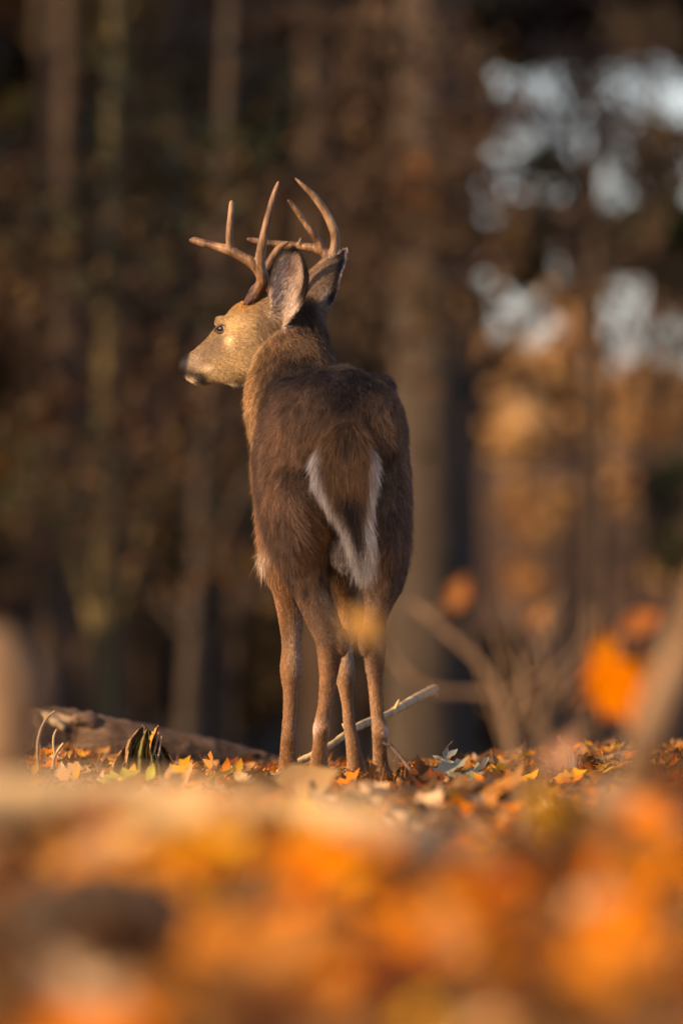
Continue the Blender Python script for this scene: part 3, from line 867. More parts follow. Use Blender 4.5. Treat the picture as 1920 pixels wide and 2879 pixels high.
# a few that stand out by colour
YG = (.42, .44, .06); YO = (.70, .36, .03); OR = (.68, .22, .02); TAN = (.55, .33, .16); RB = (.34, .09, .03)
for (px, py, Y, s, tint, kd_, rx, ry, rz) in (
        (265, 1790, -.5, .11, YG, 3, .5, -.3, 2.6), (300, 1786, -.45, .06, YO, 4, 1.2, -.9, 1.2), (345, 1780, -.5, .05, YG, 4, 1.3, -1.0, 1.9), (412, 1772, -.4, .075, YO, 3, 1.1, -.8, 1.6),
        (390, 1788, -.5, .06, TAN, 4, 1.2, -1.1, 1.5), (432, 1786, -.5, .07, TAN, 4, .8, -.9, .8), (30, 1770, -.3, .06, YO, 3, 1.2, -.7, 1.4), (82, 1768, -.3, .04, YO, 4, 1.3, -1.0, 1.6),
        (150, 1776, -.3, .07, TAN, 3, 1.0, -.6, 1.2), (175, 1776, -.2, .05, YO, 4, 1.2, -1.2, 1.7), (520, 1768, .1, .05, OR, 4, 1.2, -1.1, 1.5), (545, 1768, .1, .05, YO, 4, 1.2, -.9, 1.9),
        (505, 1782, -.4, .10, (.22, .24, .05), 4, .3, -.2, .2), (570, 1782, -.3, .12, (.14, .06, .025), 4, .4, -.2, .1),
        (785, 1806, -.25, .10, OR, 6, .9, -.5, 1.2), (735, 1830, -.4, .10, RB, 1, .5, -.2, 2.0), (690, 1832, -.5, .09, RB, 0, .5, .2, .4), (965, 1812, -.3, .08, (.45, .16, .07), 4, .9, -.4, 2.5),
        (925, 1850, -.9, .10, OR, 0, .8, -.3, .5), (1030, 1770, .2, .10, (.32, .33, .25), 1, .7, -.4, 1.9), (1075, 1775, .2, .11, (.34, .34, .24), 0, .6, -.3, .4), (1060, 1795, -.1, .12, (.28, .27, .17), 1, .5, -.2, 2.8),
        (1130, 1770, .3, .07, YO, 3, .7, -.4, 1.2), (1295, 1785, -.3, .09, YO, 3, .5, -.3, 1.2), (1300, 1800, -.5, .08, OR, 1, .6, -.3, .7), (1410, 1765, .2, .08, YO, 4, .4, -.2, .2)):
    put_leaf(px, py, Y, s, (rx, ry * 1.1 - .2, (rz - 1.5) * .35), tint, kd_)
# pine needles and grass stalks standing between the leaves
Vn, Tn, rgn = [], [], np.random.default_rng(12)
for k in range(420):
    x, y = rgn.uniform(-.9, .9), rgn.uniform(-1.0, 1.6)
    b0 = np.array((x, y, float(tz(x, y)) + .01)); d_ = rgn.normal(0, .55, 3); d_[2] = 1; h_ = rgn.uniform(.03, .085)
    w_ = np.array((.0009, 0, 0)); w2 = np.array((0, .0009, 0)); tip = b0 + d_ / np.linalg.norm(d_) * h_
    o_ = len(Vn); Vn += [b0 - w_, b0 + w_, b0 + w2, tip]; Tn += [(o_, o_ + 1, o_ + 3), (o_ + 1, o_ + 2, o_ + 3), (o_ + 2, o_, o_ + 3)]
nd = link('pine_needles', tri_mesh('pine_needles', np.array(Vn), np.array(Tn), noisy('dry_needle', 40, [(.3, (.30, .16, .06)), (.7, (.48, .30, .12))]), False))
tag(nd, 'thin dry pine needles poking up between the fallen leaves', 'needles', kind='stuff')

# ================================================================ wood on the ground
bark_dark = noisy('bark_dark', 22, [(.3, (.026, .018, .012)), (.55, (.056, .039, .027)), (.75, (.10, .070, .048))], .9, .15, .9, .012, (1, 1, .3))
bark_brown = noisy('bark_brown', 26, [(.3, (.045, .028, .018)), (.55, (.115, .072, .045)), (.75, (.24, .155, .095))], .9, .15, 1.0, .015, (.3, 1, 1))
bark_grey = noisy('bark_grey', 14, [(.3, (.034, .027, .021)), (.55, (.058, .046, .035)), (.75, (.088, .071, .055))], .9, .15, .8, .012, (1, 1, .35))
bark_moss = noisy('bark_moss', 9, [(.3, (.065, .053, .026)), (.55, (.125, .10, .045)), (.75, (.19, .155, .075))], .9, .15, .6, .01, (1, 1, .4))
wood_pale = noisy('wood_pale', 40, [(.3, (.24, .15, .07)), (.5, (.46, .32, .16)), (.7, (.60, .45, .25))], .75, .25, .5, .004, (1, 1, .3))
wood_tan = noisy('wood_tan', 18, [(.3, (.26, .175, .10)), (.55, (.40, .28, .165)), (.75, (.50, .37, .23))], .85, .2, .5, .006)
sap_bark = noisy('sapling_bark', 30, [(.3, (.11, .070, .040)), (.6, (.22, .145, .085))], .85, .2, .4, .003)
stem_bark = noisy('stem_bark', 12, [(.32, (.085, .055, .032)), (.6, (.24, .155, .085))], .85, .2, .4, .004)
twig_brown = noisy('twig_brown', 60, [(.3, (.055, .036, .026)), (.6, (.13, .088, .062))], .8, .2, .5, .003)

def ptube(pts, radii, Y=None, n=30, ring=9, wob=.15, seed=1):
    w = [P(*p) if Y is None else P(p[0], p[1], Y) for p in pts]
    return tube(w, radii, n, ring, wob, seed)

# pale broken branch propped behind the legs
V, F = ptube([(640, 1772, 1.0), (690, 1748, 1.05), (757, 1712, 1.1), (820, 1669, 1.25), (890, 1640, 1.5), (950, 1606, 1.8), (985, 1588, 2.0), (999, 1581, 2.06)], [.007, .0090, .0078, .0098, .0088, .0112, .0125, .009], n=60, ring=10, wob=.30)
V, F = join([(V, F), ptube([(905, 1631, 1.56), (912, 1616, 1.55), (916, 1606, 1.55)], [.005, .004, .0015], n=8), ptube([(800, 1684, 1.2), (790, 1668, 1.19), (786, 1661, 1.19)], [.0045, .0035, .0015], n=8), ptube([(985, 1590, 2.0), (1000, 1594, 2.02), (1004, 1600, 2.02)], [.007, .006, .002], n=8)])
tag(link('branch', make_mesh('branch', V, F, wood_pale)), 'pale bare broken branch propped at a slant behind the hind legs', 'branch')
# dark twig beside the right hind hoof
V, F = join([ptube([(892, 1707, -.02), (906, 1722, -.02), (925, 1745, -.03), (945, 1772, -.05), (964, 1800, -.06)], [.0035, .0045, .0042, .005, .0055], n=40),
             ptube([(894, 1712, -.02), (884, 1708, -.02), (880, 1704, -.02)], [.0035, .003, .002], n=8)])
tag(link('twig', make_mesh('twig', V, F, twig_brown)), 'short dark twig leaning to the ground beside the right hind hoof', 'twig')
# bare stalks at the left
V, F = ptube([(90, 1765, .3), (88, 1735, .3), (89, 1700, .3), (98, 1668, .3), (112, 1645, .3), (127, 1632, .3)], [.0045, .0042, .004, .0036, .003, .0018], n=30)
tag(link('stalk', make_mesh('stalk', V, F, wood_tan)), 'tall thin bent stalk standing alone in front of the fallen log', 'stalk')
V, F = join([ptube([(122, 1765, .3), (126, 1740, .3), (135, 1722, .3), (147, 1706, .3)], [.004, .0038, .0036, .003], n=20), ptube([(128, 1737, .3), (124, 1712, .3), (125, 1690, .3), (131, 1674, .3)], [.0035, .0032, .003, .002], n=20)])
tag(link('stalk', make_mesh('stalk', V, F, wood_tan)), 'short forked stalk standing next to the taller bent stalk', 'stalk')
# fallen log behind, left
log = link('fallen_log', None, loc=tuple(P(370, 1760, 3.5)))
lb = P(370, 1760, 3.5)
V, F = tube([P(60, 1690, 3.45) - lb, P(150, 1695, 3.5) - lb, P(260, 1708, 3.5) - lb, P(400, 1725, 3.55) - lb, P(520, 1740, 3.6) - lb, P(640, 1760, 3.65) - lb], [.075, .080, .070, .055, .042, .025], 60, 16, .10, 4)
link('trunk', make_mesh('trunk', V, F, bark_brown), log)
fr = random.Random(8)
flake_mats = (wood_tan, bark_brown, bark_brown, bark_dark)
for k in range(26):                                     # loose plates of bark
    t = fr.random(); px = 90 + 520 * t; py = 1690 + 62 * t - fr.uniform(.2, 1.0) * (52 - 34 * t)
    c0 = P(px, py, 3.42 + .2 * t) - lb
    L, w_ = fr.uniform(.03, .09), fr.uniform(.008, .02)
    dr = np.array((1, fr.uniform(-.2, .2), -.12 + fr.uniform(-.25, .25))); dr /= np.linalg.norm(dr)
    up = np.array((0, -.5, .85))
    V, F = loft([row(c0 - dr * L, up * w_ * .4, Y1 * .003), row(c0, up * w_, Y1 * .006), row(c0 + dr * L, up * w_ * .5, Y1 * .003)], 7, 8)
    link('bark_plate', make_mesh('bark_plate', V, F, flake_mats[k % 4]), log)
V, F = tube([P(88, 1640, 3.42) - lb, P(110, 1650, 3.42) - lb, P(150, 1672, 3.42) - lb], [.006, .016, .010], 14, 8, .4, 2)
link('broken_wood', make_mesh('broken_wood', V, F, wood_pale), log)
V, F = tube([P(170, 1650, 3.42) - lb, P(215, 1660, 3.45) - lb, P(270, 1690, 3.5) - lb], [.012, .022, .012], 14, 8, .4, 2)
link('bark_plate', make_mesh('bark_plate', V, F, bark_brown), log)
tag(log, 'dark rotting fallen log with flaking bark lying behind the leaves', 'log')
# splinter of wood standing on the right
sp = link('wood_splinter', None, loc=tuple(P(1310, 1765, .5)))
sb = P(1310, 1765, .5)
for (pts, rr) in (([(1304, 1768, .5), (1297, 1735, .5), (1289, 1702, .5)], [.008, .008, .002]), ([(1310, 1768, .5), (1307, 1740, .5), (1303, 1715, .5)], [.007, .007, .002]), ([(1316, 1768, .5), (1316, 1745, .5), (1313, 1728, .5)], [.008, .007, .002])):
    V, F = tube([P(*p) - sb for p in pts], rr, 14, 7, .3, 5)
    link('splinter', make_mesh('splinter', V, F, wood_pale), sp)
tag(sp, 'pale jagged splinter of broken wood standing in the leaves', 'splinter')
# crumpled dead leaves hanging together in a heap
cl = link('dead_leaf_clump', None, loc=tuple(P(330, 1775, .1)))
cb = P(330, 1775, .1)
OLV = (.115, .105, .028); BRN = (.30, .17, .075)
def curled(ax, spread_, width, fold, tint_mat, seed):
    """A shrivelled leaf hanging from the top point: folded strips that widen downwards."""
    rg = np.random.default_rng(seed)
    top, bot = np.asarray(ax[0]), np.asarray(ax[1])
    n, m = 13, 15
    V, F = [], []
    for i in range(n):
        t = i / (n - 1); c_ = top * (1 - t) + bot * t + np.array((0, -.012 * math.sin(3.1 * t), 0))
        w_ = width * (.12 + .95 * math.sin(min(1, t * 1.1) * 1.9) ** .8)
        for j in range(m):
            s_ = j / (m - 1) * 2 - 1
            V.append(c_ + np.array((w_ * s_, .022 * math.sin(s_ * fold + seed) * (.4 + t) + rg.normal(0, .0035), .012 * math.cos(s_ * 6 + seed) * t + rg.normal(0, .002) + (-.022 * abs(math.sin(s_ * 9 + seed)) if i == n - 1 else 0))))
    for i in range(n - 1):
        for j in range(m - 1):
            F.append((i * m + j, i * m + j + 1, (i + 1) * m + j + 1, (i + 1) * m + j))
    return make_mesh('leaf', V, F, tint_mat)
cm1 = noisy('dead_leaf_olive', 30, [(.3, (.055, .050, .014)), (.7, (.17, .15, .045))], .65, .3)
cm2 = noisy('dead_leaf_brown', 30, [(.3, (.13, .072, .030)), (.7, (.36, .22, .10))], .65, .3)
cm3 = noisy('dead_leaf_orange', 30, [(.3, (.40, .17, .03)), (.7, (.60, .30, .06))], .65, .3)
T = lambda x, y, Y=.1: P(x, y, Y) - cb
for k, (a_, b_, w_, fo, mt) in enumerate(((T(335, 1672), T(300, 1775), .034, 7, cm1), (T(340, 1675, .07), T(338, 1770, .06), .030, 8, cm1), (T(330, 1668), T(318, 1725, .08), .030, 6, cm2),
                                          (T(350, 1690, .08), T(378, 1768, .07), .030, 7, cm2), (T(318, 1690), T(278, 1768), .020, 8, cm2), (T(364, 1668, .05), T(348, 1705, .05), .006, 4, cm3), (T(345, 1700, .05), T(362, 1772, .05), .018, 9, cm1))):
    link('leaf', curled((a_, b_), 0, w_, fo, mt, k + 1), cl)
for k, (a_, b_) in enumerate((((365, 1680), (340, 1770)), ((372, 1690), (352, 1775)))):
    V, F = tube([T(*a_, .03), T((a_[0] + b_[0]) / 2 + 3, (a_[1] + b_[1]) / 2, .03), T(*b_, .03)], [.0016, .0024, .0028], 14, 6)
    link('stem', make_mesh('stem', V, F, wood_tan), cl)
tag(cl, 'peaked clump of shrivelled olive and brown leaves in front of the log', 'leaf clump')
# small grey-green seedling right of the hooves
sd = link('seedling', None, loc=tuple(P(1035, 1785, .25))); sdb = P(1035, 1785, .25)
V, F = join([tube([P(1030, 1785, .25) - sdb, P(1022, 1750, .25) - sdb, P(1020, 1725, .25) - sdb, P(1040, 1700, .25) - sdb], [.002, .0018, .0015, .001], 16, 6)])
link('stem', make_mesh('stem', V, F, twig_brown), sd)
for (px, py, s, rz, ry) in ((1008, 1742, .032, 2.9, -.3), (1022, 1738, .040, 1.3, -1.1), (1034, 1732, .036, .6, -.5), (1026, 1748, .03, .1, .2)):
    o = put_leaf(px, py, .25, s, (.9, ry, rz), (.40, .43, .36), 4, sd); o.location = tuple(P(px, py, .25) - sdb)
tag(sd, 'small seedling with grey-green leaves growing right of the hooves', 'seedling')

# ================================================================ out-of-focus growth near the camera
def ray_ground(px, Y): x = (px - 784) / 1000 * (D + Y) / D; return x, float(tz(x, Y))
SY = -7.6
sap = link('sapling', None); sx, sz = ray_ground(1215, SY); sap.location = (sx, SY, sz); sb_ = np.array((sx, SY, sz))
stems = [([(1205, 2010), (1200, 1860), (1182, 1740), (1165, 1660), (1148, 1590), (1100, 1520), (1040, 1465), (985, 1415), (945, 1385)], [.014, .013, .012, .0115, .011, .0105, .010, .009, .007]),
         ([(1152, 1600), (1090, 1592), (1010, 1588), (950, 1560), (905, 1510), (880, 1465), (850, 1440)], [.011, .0105, .010, .009, .0085, .008, .004]),
         ([(1245, 2010), (1250, 1850), (1240, 1720), (1262, 1640), (1250, 1540), (1255, 1440), (1290, 1350)], [.012, .011, .010, .009, .007, .005, .003]),
         ([(1165, 1665), (1200, 1600), (1195, 1520), (1180, 1440), (1165, 1380)], [.008, .007, .006, .005, .003]),
         ([(1245, 1700), (1290, 1620), (1330, 1560), (1385, 1520), (1440, 1440)], [.007, .006, .005, .004, .003]),
         ([(1270, 2010), (1288, 1850), (1300, 1720), (1340, 1640), (1400, 1590)], [.009, .008, .007, .005, .003]),
         ([(1150, 1600), (1215, 1560), (1280, 1530), (1340, 1460), (1350, 1380)], [.007, .006, .005, .004, .003]),
         ([(985, 1415), (1010, 1395), (1038, 1378)], [.005, .004, .003])]
tw = random.Random(17)
for k in range(16):                                     # fine twigs
    x0, y0 = tw.uniform(1150, 1300), tw.uniform(1560, 1760)
    a0 = tw.uniform(-1.0, 1.0); L0 = tw.uniform(120, 330)
    stems.append(([(x0, y0), (x0 + math.sin(a0) * L0 * .5 + tw.uniform(-15, 15), y0 - math.cos(a0) * L0 * .5), (x0 + math.sin(a0) * L0, y0 - math.cos(a0) * L0 + 20)], [.005, .0045, .002]))
for k, (pts, rr) in enumerate(stems):
    V, F = tube([P(x, y, SY + .04 * math.sin(k * 2 + x * .004)) - sb_ for (x, y) in pts], np.array(rr) * .6, 40, 8, .15, k)
    link('stem' if k == 0 else 'side_branch', make_mesh('stem', V, F, sap_bark), sap)
for (px, py, s, tint, kd_, r_) in ((1415, 1572, .150, (.85, .25, .006), 3, (1.45, -.4, .25)), (1395, 1545, .115, (.85, .27, .008), 6, (1.5, -1.7, .3)), (1432, 1600, .115, (.85, .24, .006), 1, (1.4, .9, -.3)),
                                (1042, 1376, .065, (.55, .22, .06), 4, (1.4, -1.1, .4)), (1450, 1436, .075, (.58, .20, .05), 4, (1.4, -.4, .3)),
                                (838, 1442, .066, (.66, .36, .09), 3, (1.45, -2.6, .2)), (1225, 1420, .05, (.55, .25, .08), 4, (1.4, -.8, .4)), (1275, 1745, .09, (.50, .28, .16), 4, (1.3, -.9, .3))):
    yl = SY - (2.2 if px < 900 else 1.2)                # these reach out towards the camera
    o = put_leaf(px, py, yl, s, r_, tint, kd_, sap); o.location = tuple(P(px, py, yl) - sb_)
    V, F = tube([P(px + 6, py + 5, yl) - sb_, P(px + 20, py + 30, yl + .5) - sb_, P(px + 40, py + 60, SY) - sb_], [.0012, .0016, .002], 10, 6)
    link('leaf_stalk', make_mesh('leaf_stalk', V, F, sap_bark), sap)
tag(sap, 'many-stemmed bare tan sapling with a few orange leaves left on it', 'sapling')
ls = link('leaning_stem', None); x_, z_ = ray_ground(1462, -11.0); ls.location = (x_, -11.0, z_); b_ = np.array((x_, -11.0, z_))
V, F = tube([P(1400, 2040, -11.0) - b_, P(1440, 1850, -11.0) - b_, P(1478, 1730, -11.0) - b_, P(1520, 1610, -11.0) - b_, P(1575, 1470, -11.0) - b_, P(1680, 1200, -11.1) - b_, P(1780, 900, -11.1) - b_], [.030, .028, .027, .025, .022, .018, .012], 50, 14, .12, 3)
link('stem', make_mesh('stem', V, F, stem_bark), ls)
V, F = tube([P(1620, 1360, -11.0) - b_, P(1640, 1250, -11.0) - b_, P(1650, 1130, -11.0) - b_], [.010, .007, .003], 14, 8)
link('side_branch', make_mesh('stem', V, F, stem_bark), ls)
tag(ls, 'thick smooth tan stem leaning outward beside the bare sapling', 'stem')
st = link('stump', None); x_, z_ = ray_ground(15, -11.6); st.location = (x_, -11.6, z_); b_ = np.array((x_, -11.6, z_))
def sec(px, py, w, dpt): return row(P(px, py, -11.6) - b_, X1 * w, Y1 * dpt)
V, F = loft([sec(15, 2120, .06, .07), sec(15, 1900, .048, .06), sec(12, 1780, .042, .055), sec(12, 1690, .044, .055), sec(14, 1610, .050, .055), sec(10, 1545, .049, .05), sec(0, 1490, .036, .04), sec(-8, 1452, .022, .03), sec(-10, 1442, .008, .01)], 40, 22)
V = np.array(V); V += np.random.default_rng(2).normal(0, .0015, V.shape)
link('trunk', make_mesh('trunk', V, F, stem_bark), st)
V, F = tube([P(20, 1860, -11.6) - b_, P(90, 1880, -9.15) - b_, P(130, 1930, -9.1) - b_], [.03, .022, .012], 14, 10, .1)
link('root', make_mesh('root', V, F, stem_bark), st)
tag(st, 'weathered tan stump with a rounded broken top at the leaf bank', 'stump')
# long barkless log along the crest of the near bank
pl = link('barkless_log', None); pb = P(420, 1900, -11.6); pl.location = tuple(pb)
V, F = tube([P(-160, 1862, -11.7) - pb, P(60, 1846, -11.65) - pb, P(330, 1854, -11.6) - pb, P(600, 1884, -11.6) - pb, P(850, 1922, -11.6) - pb, P(1010, 1975, -11.55) - pb, P(1060, 2005, -11.55) - pb], [.033, .036, .036, .037, .038, .034, .014], 60, 16, .10, 9)
link('trunk', make_mesh('trunk', V, F, noisy('barkless_wood', 16, [(.3, (.40, .26, .115)), (.55, (.58, .40, .19)), (.75, (.68, .50, .27))], .8, .2, .5, .006, (.3, 1, 1))), pl)
for (qx, qy, dx_, dz_) in ((180, 1862, -.02, .05), (640, 1898, .03, .045)):
    q0 = P(qx, qy, -11.6) - pb
    V, F = tube([q0, q0 + np.array((dx_ * .6, -.01, dz_ * .6)), q0 + np.array((dx_, -.015, dz_))], [.011, .008, .005], 8, 8, .2)
    link('branch_stub', make_mesh('branch_stub', V, F, wood_tan), pl)
tag(pl, 'pale barkless log lying along the low bank of orange leaves', 'log')
# bent leaf standing before the left fore hoof, dark log added to stand in for a shadow gap
o = link('dry_leaf', LEAF_ME[4]); o.location = tuple(P(655, 1790, -2.6)); o.scale = (.20,) * 3; o.rotation_euler = (1.35, -.32, .05); o.color = (.42, .27, .12, 1)
tag(o, 'long tan dry leaf on edge in front of the fore hoof', 'leaf')
o.location.z = float(tz(o.location.x, -2.6)) + .05
rw = link('shadow_gap_log', None); b_ = hit(250, 2225); b_[2] = float(tz(b_[0], b_[1])); rw.location = tuple(b_)
V, F = tube([np.array((-.09, .03, .035)), np.array((-.03, .0, .05)), np.array((.04, -.02, .045)), np.array((.11, .02, .03))], [.034, .052, .050, .026], 26, 12, .3, 6)
link('trunk', make_mesh('trunk', V, F, bark_dark), rw)
V, F = tube([np.array((-.02, -.01, .05)), np.array((-.01, -.03, .09)), np.array((.01, -.03, .11))], [.016, .011, .006], 10, 8, .2)
link('stub', make_mesh('stub', V, F, bark_dark), rw)
tag(rw, 'short dark log piece added as the shadow gap in orange leaves', 'log')

# ================================================================ trees
crown_m = Mat('tree_leaf', .65, .25)
leafy(crown_m, crown_m.attr('tint'), .30)
SIMPLE = [leaf_shape('beech', np.random.default_rng(s)) for s in (1, 2)]
# cheap four-triangle leaves for crowns
def card(seed):
    rg = np.random.default_rng(seed)
    V = np.array([(-.5, 0, 0), (-.1, .3, .08), (.5, 0, .02), (-.1, -.3, .08)]) * rg.uniform(.85, 1.15, (4, 1))
    return V, np.array([(0, 1, 2), (0, 2, 3)])
CARDS = [card(s) for s in range(4)]

def crown_mesh(name, centers, radii, n, size, tints, seed, parent, squash=.8):
    rg = np.random.default_rng(seed)
    k = rg.choice(len(centers), n, p=np.array(radii) ** 2.2 / (np.array(radii) ** 2.2).sum())
    d_ = rg.normal(0, 1, (n, 3)); d_ /= np.linalg.norm(d_, axis=1)[:, None]
    r_ = np.array(radii)[k] * rg.random(n) ** .45
    pos = np.array(centers)[k] + d_ * r_[:, None] * np.array((1, 1, squash))
    tone = np.array(tints)[rg.integers(0, len(tints), len(centers))][k] * rg.uniform(.6, 1.4, (n, 1))
    M = euler_mats(rg.normal(0, .8, n), rg.normal(0, .8, n), rg.uniform(0, 6.28, n))
    return leaf_cloud(name, pos, rg.uniform(.7, 1.3, n) * size, M, tone, parent, crown_m.m, CARDS)

def tree(label, px, Y, width_px, height, bark, lean=(0, 0), crown=None, limbs=(), seed=0, x=None, cat='tree', group=None, bend=0.0):
    """trunk from the terrain upward; crown = (list of (dx,dy,z,r)), leaf count, leaf size, tints"""
    rg = random.Random(seed)
    if x is None:                                       # in view: stands FAR times deeper in the wood, grown in proportion
        g = (D + FAR * Y) / (D + Y); Y = FAR * Y
        height *= g; limbs = tuple(tuple(v * g for v in l) for l in limbs)
        if crown: crown = ([tuple(v * g for v in c) for c in crown[0]], crown[1], crown[2] * g, crown[3])
    s = (D + Y) / D
    if x is None: x = (px - 784) / 1000 * s
    z0 = float(tz(x, Y))
    r0 = width_px / 2000 * s
    t = link('tree', None, loc=(x, Y, z0))
    pts, rr = [], []
    for k in range(8):
        f = k / 7
        pts.append((lean[0] * f * height + bend * math.sin(f * 6 + seed), lean[1] * f * height, f * height - .3))
        rr.append(r0 * (1.35 if k == 0 else 1.05 - .75 * f))
    V, F = tube(pts, rr, 40, 12, .12, seed)
    trunk = link('trunk', make_mesh('trunk', V, F, bark), t)
    for (zf, dx, dy, dz, lr_) in limbs:
        b0 = np.array((lean[0] * zf, lean[1] * zf, zf))
        e = b0 + np.array((dx, dy, dz)); m_ = (b0 + e) / 2 + np.array((0, 0, .12 * abs(dx)))
        V, F = tube([b0, m_, e], [lr_, lr_ * .75, lr_ * .25], 16, 8, .15, seed)
        link('limb', make_mesh('limb', V, F, bark), t)
    if crown:
        cs, n, size, tints = crown
        for q, (dx, dy, z, r) in enumerate(cs):
            if rg.random() < .8 and not limbs:
                b0 = np.array((lean[0] * z * .8, 0, max(.5, z - .6 * r - .4)))
                V, F = tube([b0, (b0 + np.array((dx, dy, z))) / 2 + np.array((0, 0, .1)), np.array((dx, dy, z))], [r0 * .3 + .008, r0 * .2 + .006, .005], 10, 6)
                link('limb', make_mesh('limb', V, F, bark), t)
        crown_mesh('crown', [c[:3] for c in cs], [c[3] for c in cs], n, size, tints, seed + 50, t)
    tag(t, label, cat, group)
    return t

def clumps(rg, n, xr, yr, z0, z1, r0, r1):
    return [(rg.uniform(-xr, xr), rg.uniform(-yr, yr), rg.uniform(z0, z1), rg.uniform(r0, r1)) for _ in range(n)]

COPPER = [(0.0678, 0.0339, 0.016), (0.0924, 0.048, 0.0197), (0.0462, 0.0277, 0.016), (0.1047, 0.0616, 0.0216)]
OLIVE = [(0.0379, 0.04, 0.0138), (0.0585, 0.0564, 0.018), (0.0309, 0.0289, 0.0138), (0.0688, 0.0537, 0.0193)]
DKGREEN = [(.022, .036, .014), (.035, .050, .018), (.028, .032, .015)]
YELLOW = [(0.195, 0.1275, 0.03), (0.1275, 0.0975, 0.0263), (0.24, 0.15, 0.0375)]
ORANGE = [(0.264, 0.104, 0.024), (0.176, 0.08, 0.024)]
rt = random.Random(33)

# --- standing trunks that can be told apart
tree('broad grey-brown trunk rising straight behind the flank of the buck', 975, 36, 250, 13, bark_grey, (.004, 0), seed=1,
     limbs=((4.6, -1.5, .2, .9, .06), (5.2, 1.3, .2, 1.2, .06)))
tree('slender mossy yellowish trunk catching light behind the fallen log', 315, 28, 78, 9, bark_moss, (-.02, 0), seed=2, bend=.09,
     limbs=((2.95, -.55, 0, .22, .035), (2.9, .45, .1, -.12, .03), (3.6, -.35, 0, 1.3, .035), (4.2, .3, 0, 1.0, .03)))
tree('pale grey slender trunk standing close beside the mossy yellowish one', 425, 33, 62, 10, bark_grey, (.022, 0), seed=3, bend=.10, limbs=((4.0, -.6, 0, .6, .03), (4.4, .5, 0, 1.0, .03)))
tree('thin dark trunk in front of the sunlit tan slope', 1372, 44, 58, 9, bark_dark, (-.006, 0), seed=4, bend=.05,
     limbs=((4.6, .55, 0, .55, .035), (4.9, -.5, .1, .6, .03), (5.4, .4, 0, .9, .03), (3.9, -.35, 0, .5, .02)))
tree('dark stout trunk at the shaded edge of the wood', 60, 40, 90, 12, bark_dark, (.03, 0), seed=5, bend=.08)
tree('dark trunk between the mossy trunk and the shaded edge', 205, 52, 75, 12, bark_dark, (-.035, 0), seed=6, bend=.12)
tree('dark brown trunk standing just behind the antlers', 715, 50, 120, 13, bark_dark, (.012, 0), seed=7, bend=.08)
tree('brown trunk between the grey slender trunk and the antlers', 560, 46, 70, 12, bark_dark, (-.05, 0), seed=8, bend=.15)
tree('dark trunk close against the side of the broad grey-brown trunk', 1075, 58, 60, 12, bark_dark, (.004, 0), seed=9)
# --- understory trees with leaves still hanging
def under(label, px, Y, hgt, spread_, n, size, tints, z0, z1, k, seed, w=26, bark=bark_dark):
    rg = random.Random(seed)
    return tree(label, px, Y, w, hgt, bark, (rg.uniform(-.03, .03), 0), (clumps(rg, k, spread_, spread_, z0, z1, .35, .8), n, size, tints), seed=seed)
under('copper-leaved young beech filling the gap beside the dark stout trunk', 110, 46, 10, 1.5, 2600, .17, COPPER, 4.0, 9.5, 14, 11)
under('olive-leaved young tree above the mossy yellowish trunk', 300, 55, 11, 1.6, 2600, .18, OLIVE, 5.0, 10.5, 14, 12)
under('copper-brown beech behind the antler tips', 520, 62, 12, 1.8, 3000, .19, COPPER, 3.8, 11.5, 16, 13)
under('dark green hemlock sapling showing low behind the antlers', 400, 60, 8, 1.3, 2200, .16, DKGREEN + OLIVE[:1], 3.0, 7.0, 11, 14)
under('tall dark olive tree close behind the dark brown trunk', 800, 64, 13, .75, 3000, .19, OLIVE + COPPER[:2], 3.6, 12.0, 17, 15)
under('low copper sapling behind the face of the buck', 250, 66, 7, 1.8, 2600, .18, COPPER, 1.8, 6.5, 13, 16)
under('low brown sapling at the foot of the dark stout trunk', 60, 60, 7, 1.6, 2200, .17, COPPER + OLIVE[:1], 2.0, 6.5, 11, 17)
under('brown understory tree filling in behind the neck of the buck', 620, 72, 9, 2.0, 3000, .19, COPPER + OLIVE, 2.0, 8.5, 15, 18)
under('brown understory tree between the dark brown and the broad trunk', 760, 76, 9, .9, 2600, .19, COPPER + OLIVE, 1.6, 8.5, 15, 19)
under('olive sapling beyond the pale grey slender trunk', 440, 75, 8, 2.0, 2600, .18, OLIVE + COPPER[:2], 1.6, 7.0, 13, 20)
under('sparse brown sapling in front of the mossy yellowish trunk', 250, 24, 6, .75, 500, .10, COPPER + OLIVE, 4.6, 6.6, 9, 41, 14)
under('sparse copper sapling between the grey slender trunk and the antlers', 520, 27, 6.5, .8, 600, .10, COPPER, 4.6, 7.0, 10, 42, 12)
under('thin leafy sapling over the top of the broad grey-brown trunk', 880, 26, 7, .32, 700, .10, [(.06, .035, .02), (.09, .05, .022)], 6.0, 7.6, 10, 43, 12)
under('thin olive sapling crossing the dark stout trunk', 90, 27, 6.5, .7, 650, .10, OLIVE + COPPER[:1], 4.2, 7.0, 10, 44, 12)
under('brown sapling in front of the dark brown trunk', 690, 30, 7, .8, 700, .10, COPPER + [(.05, .03, .02)], 5.6, 7.8, 10, 45, 12)
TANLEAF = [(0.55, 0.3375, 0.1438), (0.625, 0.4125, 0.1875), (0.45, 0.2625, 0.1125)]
under('tall brown beech deep in the wood behind the stout trunk', 60, 66, 13, 2.2, 5200, .32, COPPER, 3.4, 12.5, 18, 56, 20)
under('tall brown beech deep in the wood behind the mossy trunk', 300, 69, 13, 2.2, 5200, .32, COPPER + OLIVE[:1], 3.4, 12.5, 18, 57, 20)
under('tall brown beech deep in the wood behind the antlers', 560, 70, 13, 2.2, 5200, .32, COPPER, 3.4, 12.5, 18, 58, 20)
under('tall dark beech deep in the wood past the dark brown trunk', 740, 67, 13, .95, 4200, .30, OLIVE + COPPER, 3.4, 12.5, 18, 59, 20)
